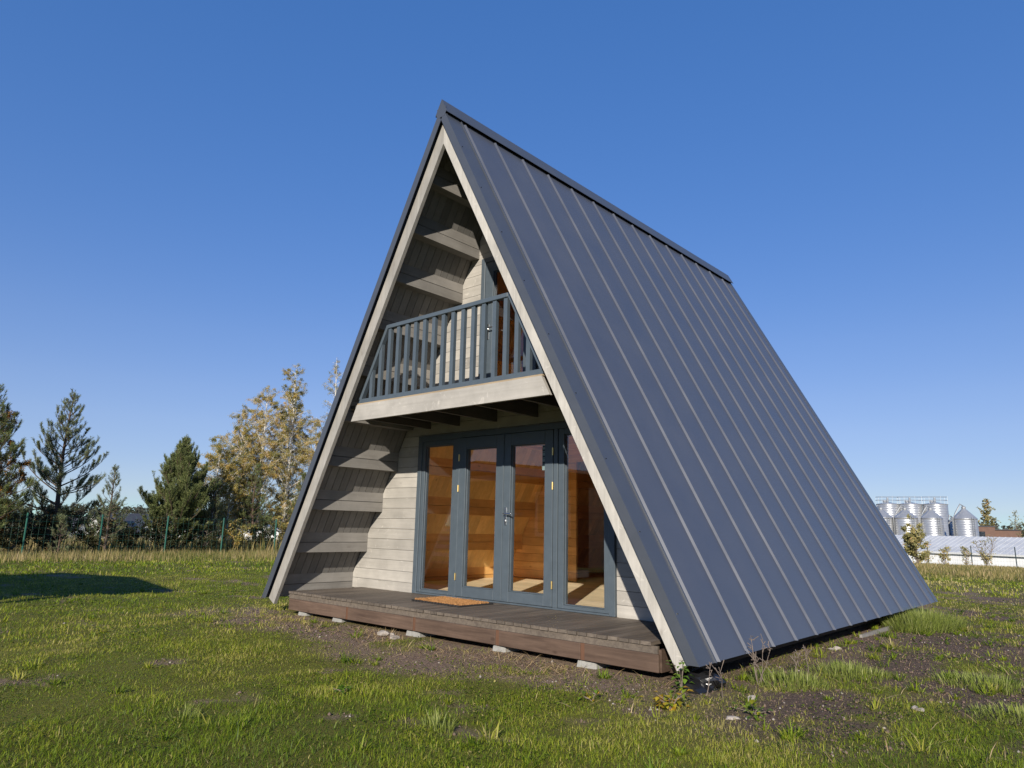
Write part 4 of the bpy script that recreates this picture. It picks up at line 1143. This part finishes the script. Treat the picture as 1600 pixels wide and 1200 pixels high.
silo_rear(-21.75, 132.4, 1.85, 6.10, 'rightmost of the tall flat-topped silos with railings')
silo_rear(-25.35, 131.6, 1.80, 6.10, 'middle tall flat-topped silo with railing')
silo_rear(-28.6, 130.8, 1.80, 6.10, 'tall flat-topped silo cut off by the metal roof edge')
silo_front(-18.3, 126.3, .62, 3.3, 3.7, 'narrow silo in the gap left of the rightmost one')
bb = empty('brick_building', (-17.6, 146.0, -3), math.radians(8), 'tall brown brick block right of the rightmost silo', 'building', 'brown buildings beyond the silos')
MB().box(-2.0, 2.0, -2, 2, 0, 5.75).build('wall', M['brown_brick'], bb); MB().box(-2.15, 2.15, -2.15, 2.15, 5.751, 5.9).build('parapet', M['dark_tile'], bb)
MB().box(-.5, .5, -2.05, -1.9, 4.0, 4.9).build('window', M['glass_dark'], bb)
bb = empty('brick_building', (-14.2, 147.5, -3), math.radians(8), 'lower brown brick block with pale base beside the tall brown block', 'building', 'brown buildings beyond the silos')
MB().box(-2.1, 2.1, -2, 2, 3.9, 5.2).build('wall', M['brown_brick'], bb); MB().box(-2.1, 2.1, -2, 2, 0, 3.899).build('base_wall', M['render_white'], bb); MB().box(-2.2, 2.2, -2.2, 2.2, 5.201, 5.35).build('parapet', M['dark_tile'], bb)

# far-off wood on the skyline
def forest(D0, D1, a0, a1, n, hlo, hhi, zb):
    x, y, r = wedge(n, D0, D1, a0, a1, 1.0)
    h = rng.uniform(hlo, hhi, n); w_ = h * rng.uniform(.25, .5, n)
    V = []; T = []
    k = 34
    for j in range(k):
        u = rng.random(n); rr = (1 - u) ** .7 * w_ * rng.uniform(.3, 1, n); a = rng.uniform(0, 6.28, n)
        P = np.stack([x + rr * np.cos(a), y + rr * np.sin(a), zb + h * (.12 + .88 * u)], 1)
        s = h * .13
        q = rng.normal(0, 1, (n, 3, 3)) * s[:, None, None] * .6
        V.append((P[:, None] + q)); T.append(np.repeat(np.clip(rng.normal(.45, .25, n), 0, 1)[:, None], 3, 1))
    V = np.concatenate(V).reshape(-1, 3); T = np.concatenate(T).ravel()
    return V, [np.arange(len(V)).reshape(-1, 3)], T
V, F_, T = forest(420, 560, -60, 60, 1900, 8, 11.5, -2.5)
np_mesh('far_wood', V, F_, M['forest'], t=T, kind='stuff')

# ------------------------------------------------------------------ neighbouring cabin (outside the frame: mirrored in the glazing, throws the shadow on the lawn)
nb_n = np.array([-.03, .9995]); nb_e = np.array([.9995, .03])
E1 = np.array([-3.75, -4.62]); Gc = E1 - nb_e * 2.6
nb = empty('log_cabin', (Gc[0], Gc[1], -.16), math.atan2(nb_e[1], nb_e[0]), 'dark brown log cabin with cream trim and porch facing the A-frame', 'cabin')
# local x along the front, local -y goes back (front faces +y)
q = MB()
for k in range(15):
    z = .25 + k * .135
    q.box(-2.3, -.9, -1.55, -1.4, z, z + .130); q.box(.3, 2.3, -1.55, -1.4, z, z + .130)
    q.box(-2.3, -2.15, -5.0, -1.551, z, z + .130); q.box(2.15, 2.3, -5.0, -1.551, z, z + .130); q.box(-2.149, 2.149, -5.0, -4.85, z, z + .130)
q.prism([(-2.3, 2.28), (2.3, 2.28), (0, 2.52)], -1.55, -1.4)
q.build('wall', M['cabin_brown'], nb)
r_ = MB()
for sg in (-1, 1): r_.prism([(0, 2.60), (sg * 2.6, 2.32), (sg * 2.6, 2.39), (0, 2.67)], -5.3, 0)
r_.build('roof', M['shingle'], nb)
for sg in (-1, 1):
    q = MB(); q.prism([(0, 2.42), (sg * 2.6, 2.14), (sg * 2.6, 2.32), (0, 2.60)], .001, .04); q.build('bargeboard', M['cream'], nb)
    q = MB(); q.box(sg * 2.05 - .06, sg * 2.05 + .06, -.35, -.23, .2, 2.28); q.build('porch_post', M['cream'], nb)
MB().box(-2.1, 2.1, -.34, -.24, 2.20, 2.33).build('porch_beam', M['cream'], nb)
MB().box(-2.3, 2.3, -1.398, -.1, .05, .2).build('porch_floor', M['deck_wood'], nb)
q = MB(); q.box(-1.98, -.5, -.32, -.26, .98, 1.06)
pr = q.build('porch_railing', M['cream'], nb)
for z in (.36, .56, .76): MB().box(-1.98, -.5, -.31, -.28, z, z + .09).build('rail_board', M['cream'], pr)
MB().box(-.88, .28, -1.5, -1.42, .21, 2.2).build('door', M['glass_dark'], nb)
wn = MB().box(.8, 1.7, -1.395, -1.36, 1.0, 1.9); w_ = wn.build('window', M['glass_dark'], nb)
q = MB(); q.box(.72, .795, -1.398, -1.34, .92, 1.98); q.box(1.705, 1.78, -1.398, -1.34, .92, 1.98); q.box(.796, 1.704, -1.398, -1.34, 1.905, 1.98); q.box(.796, 1.704, -1.398, -1.34, .92, .995)
q.build('window_frame', M['cream'], w_)
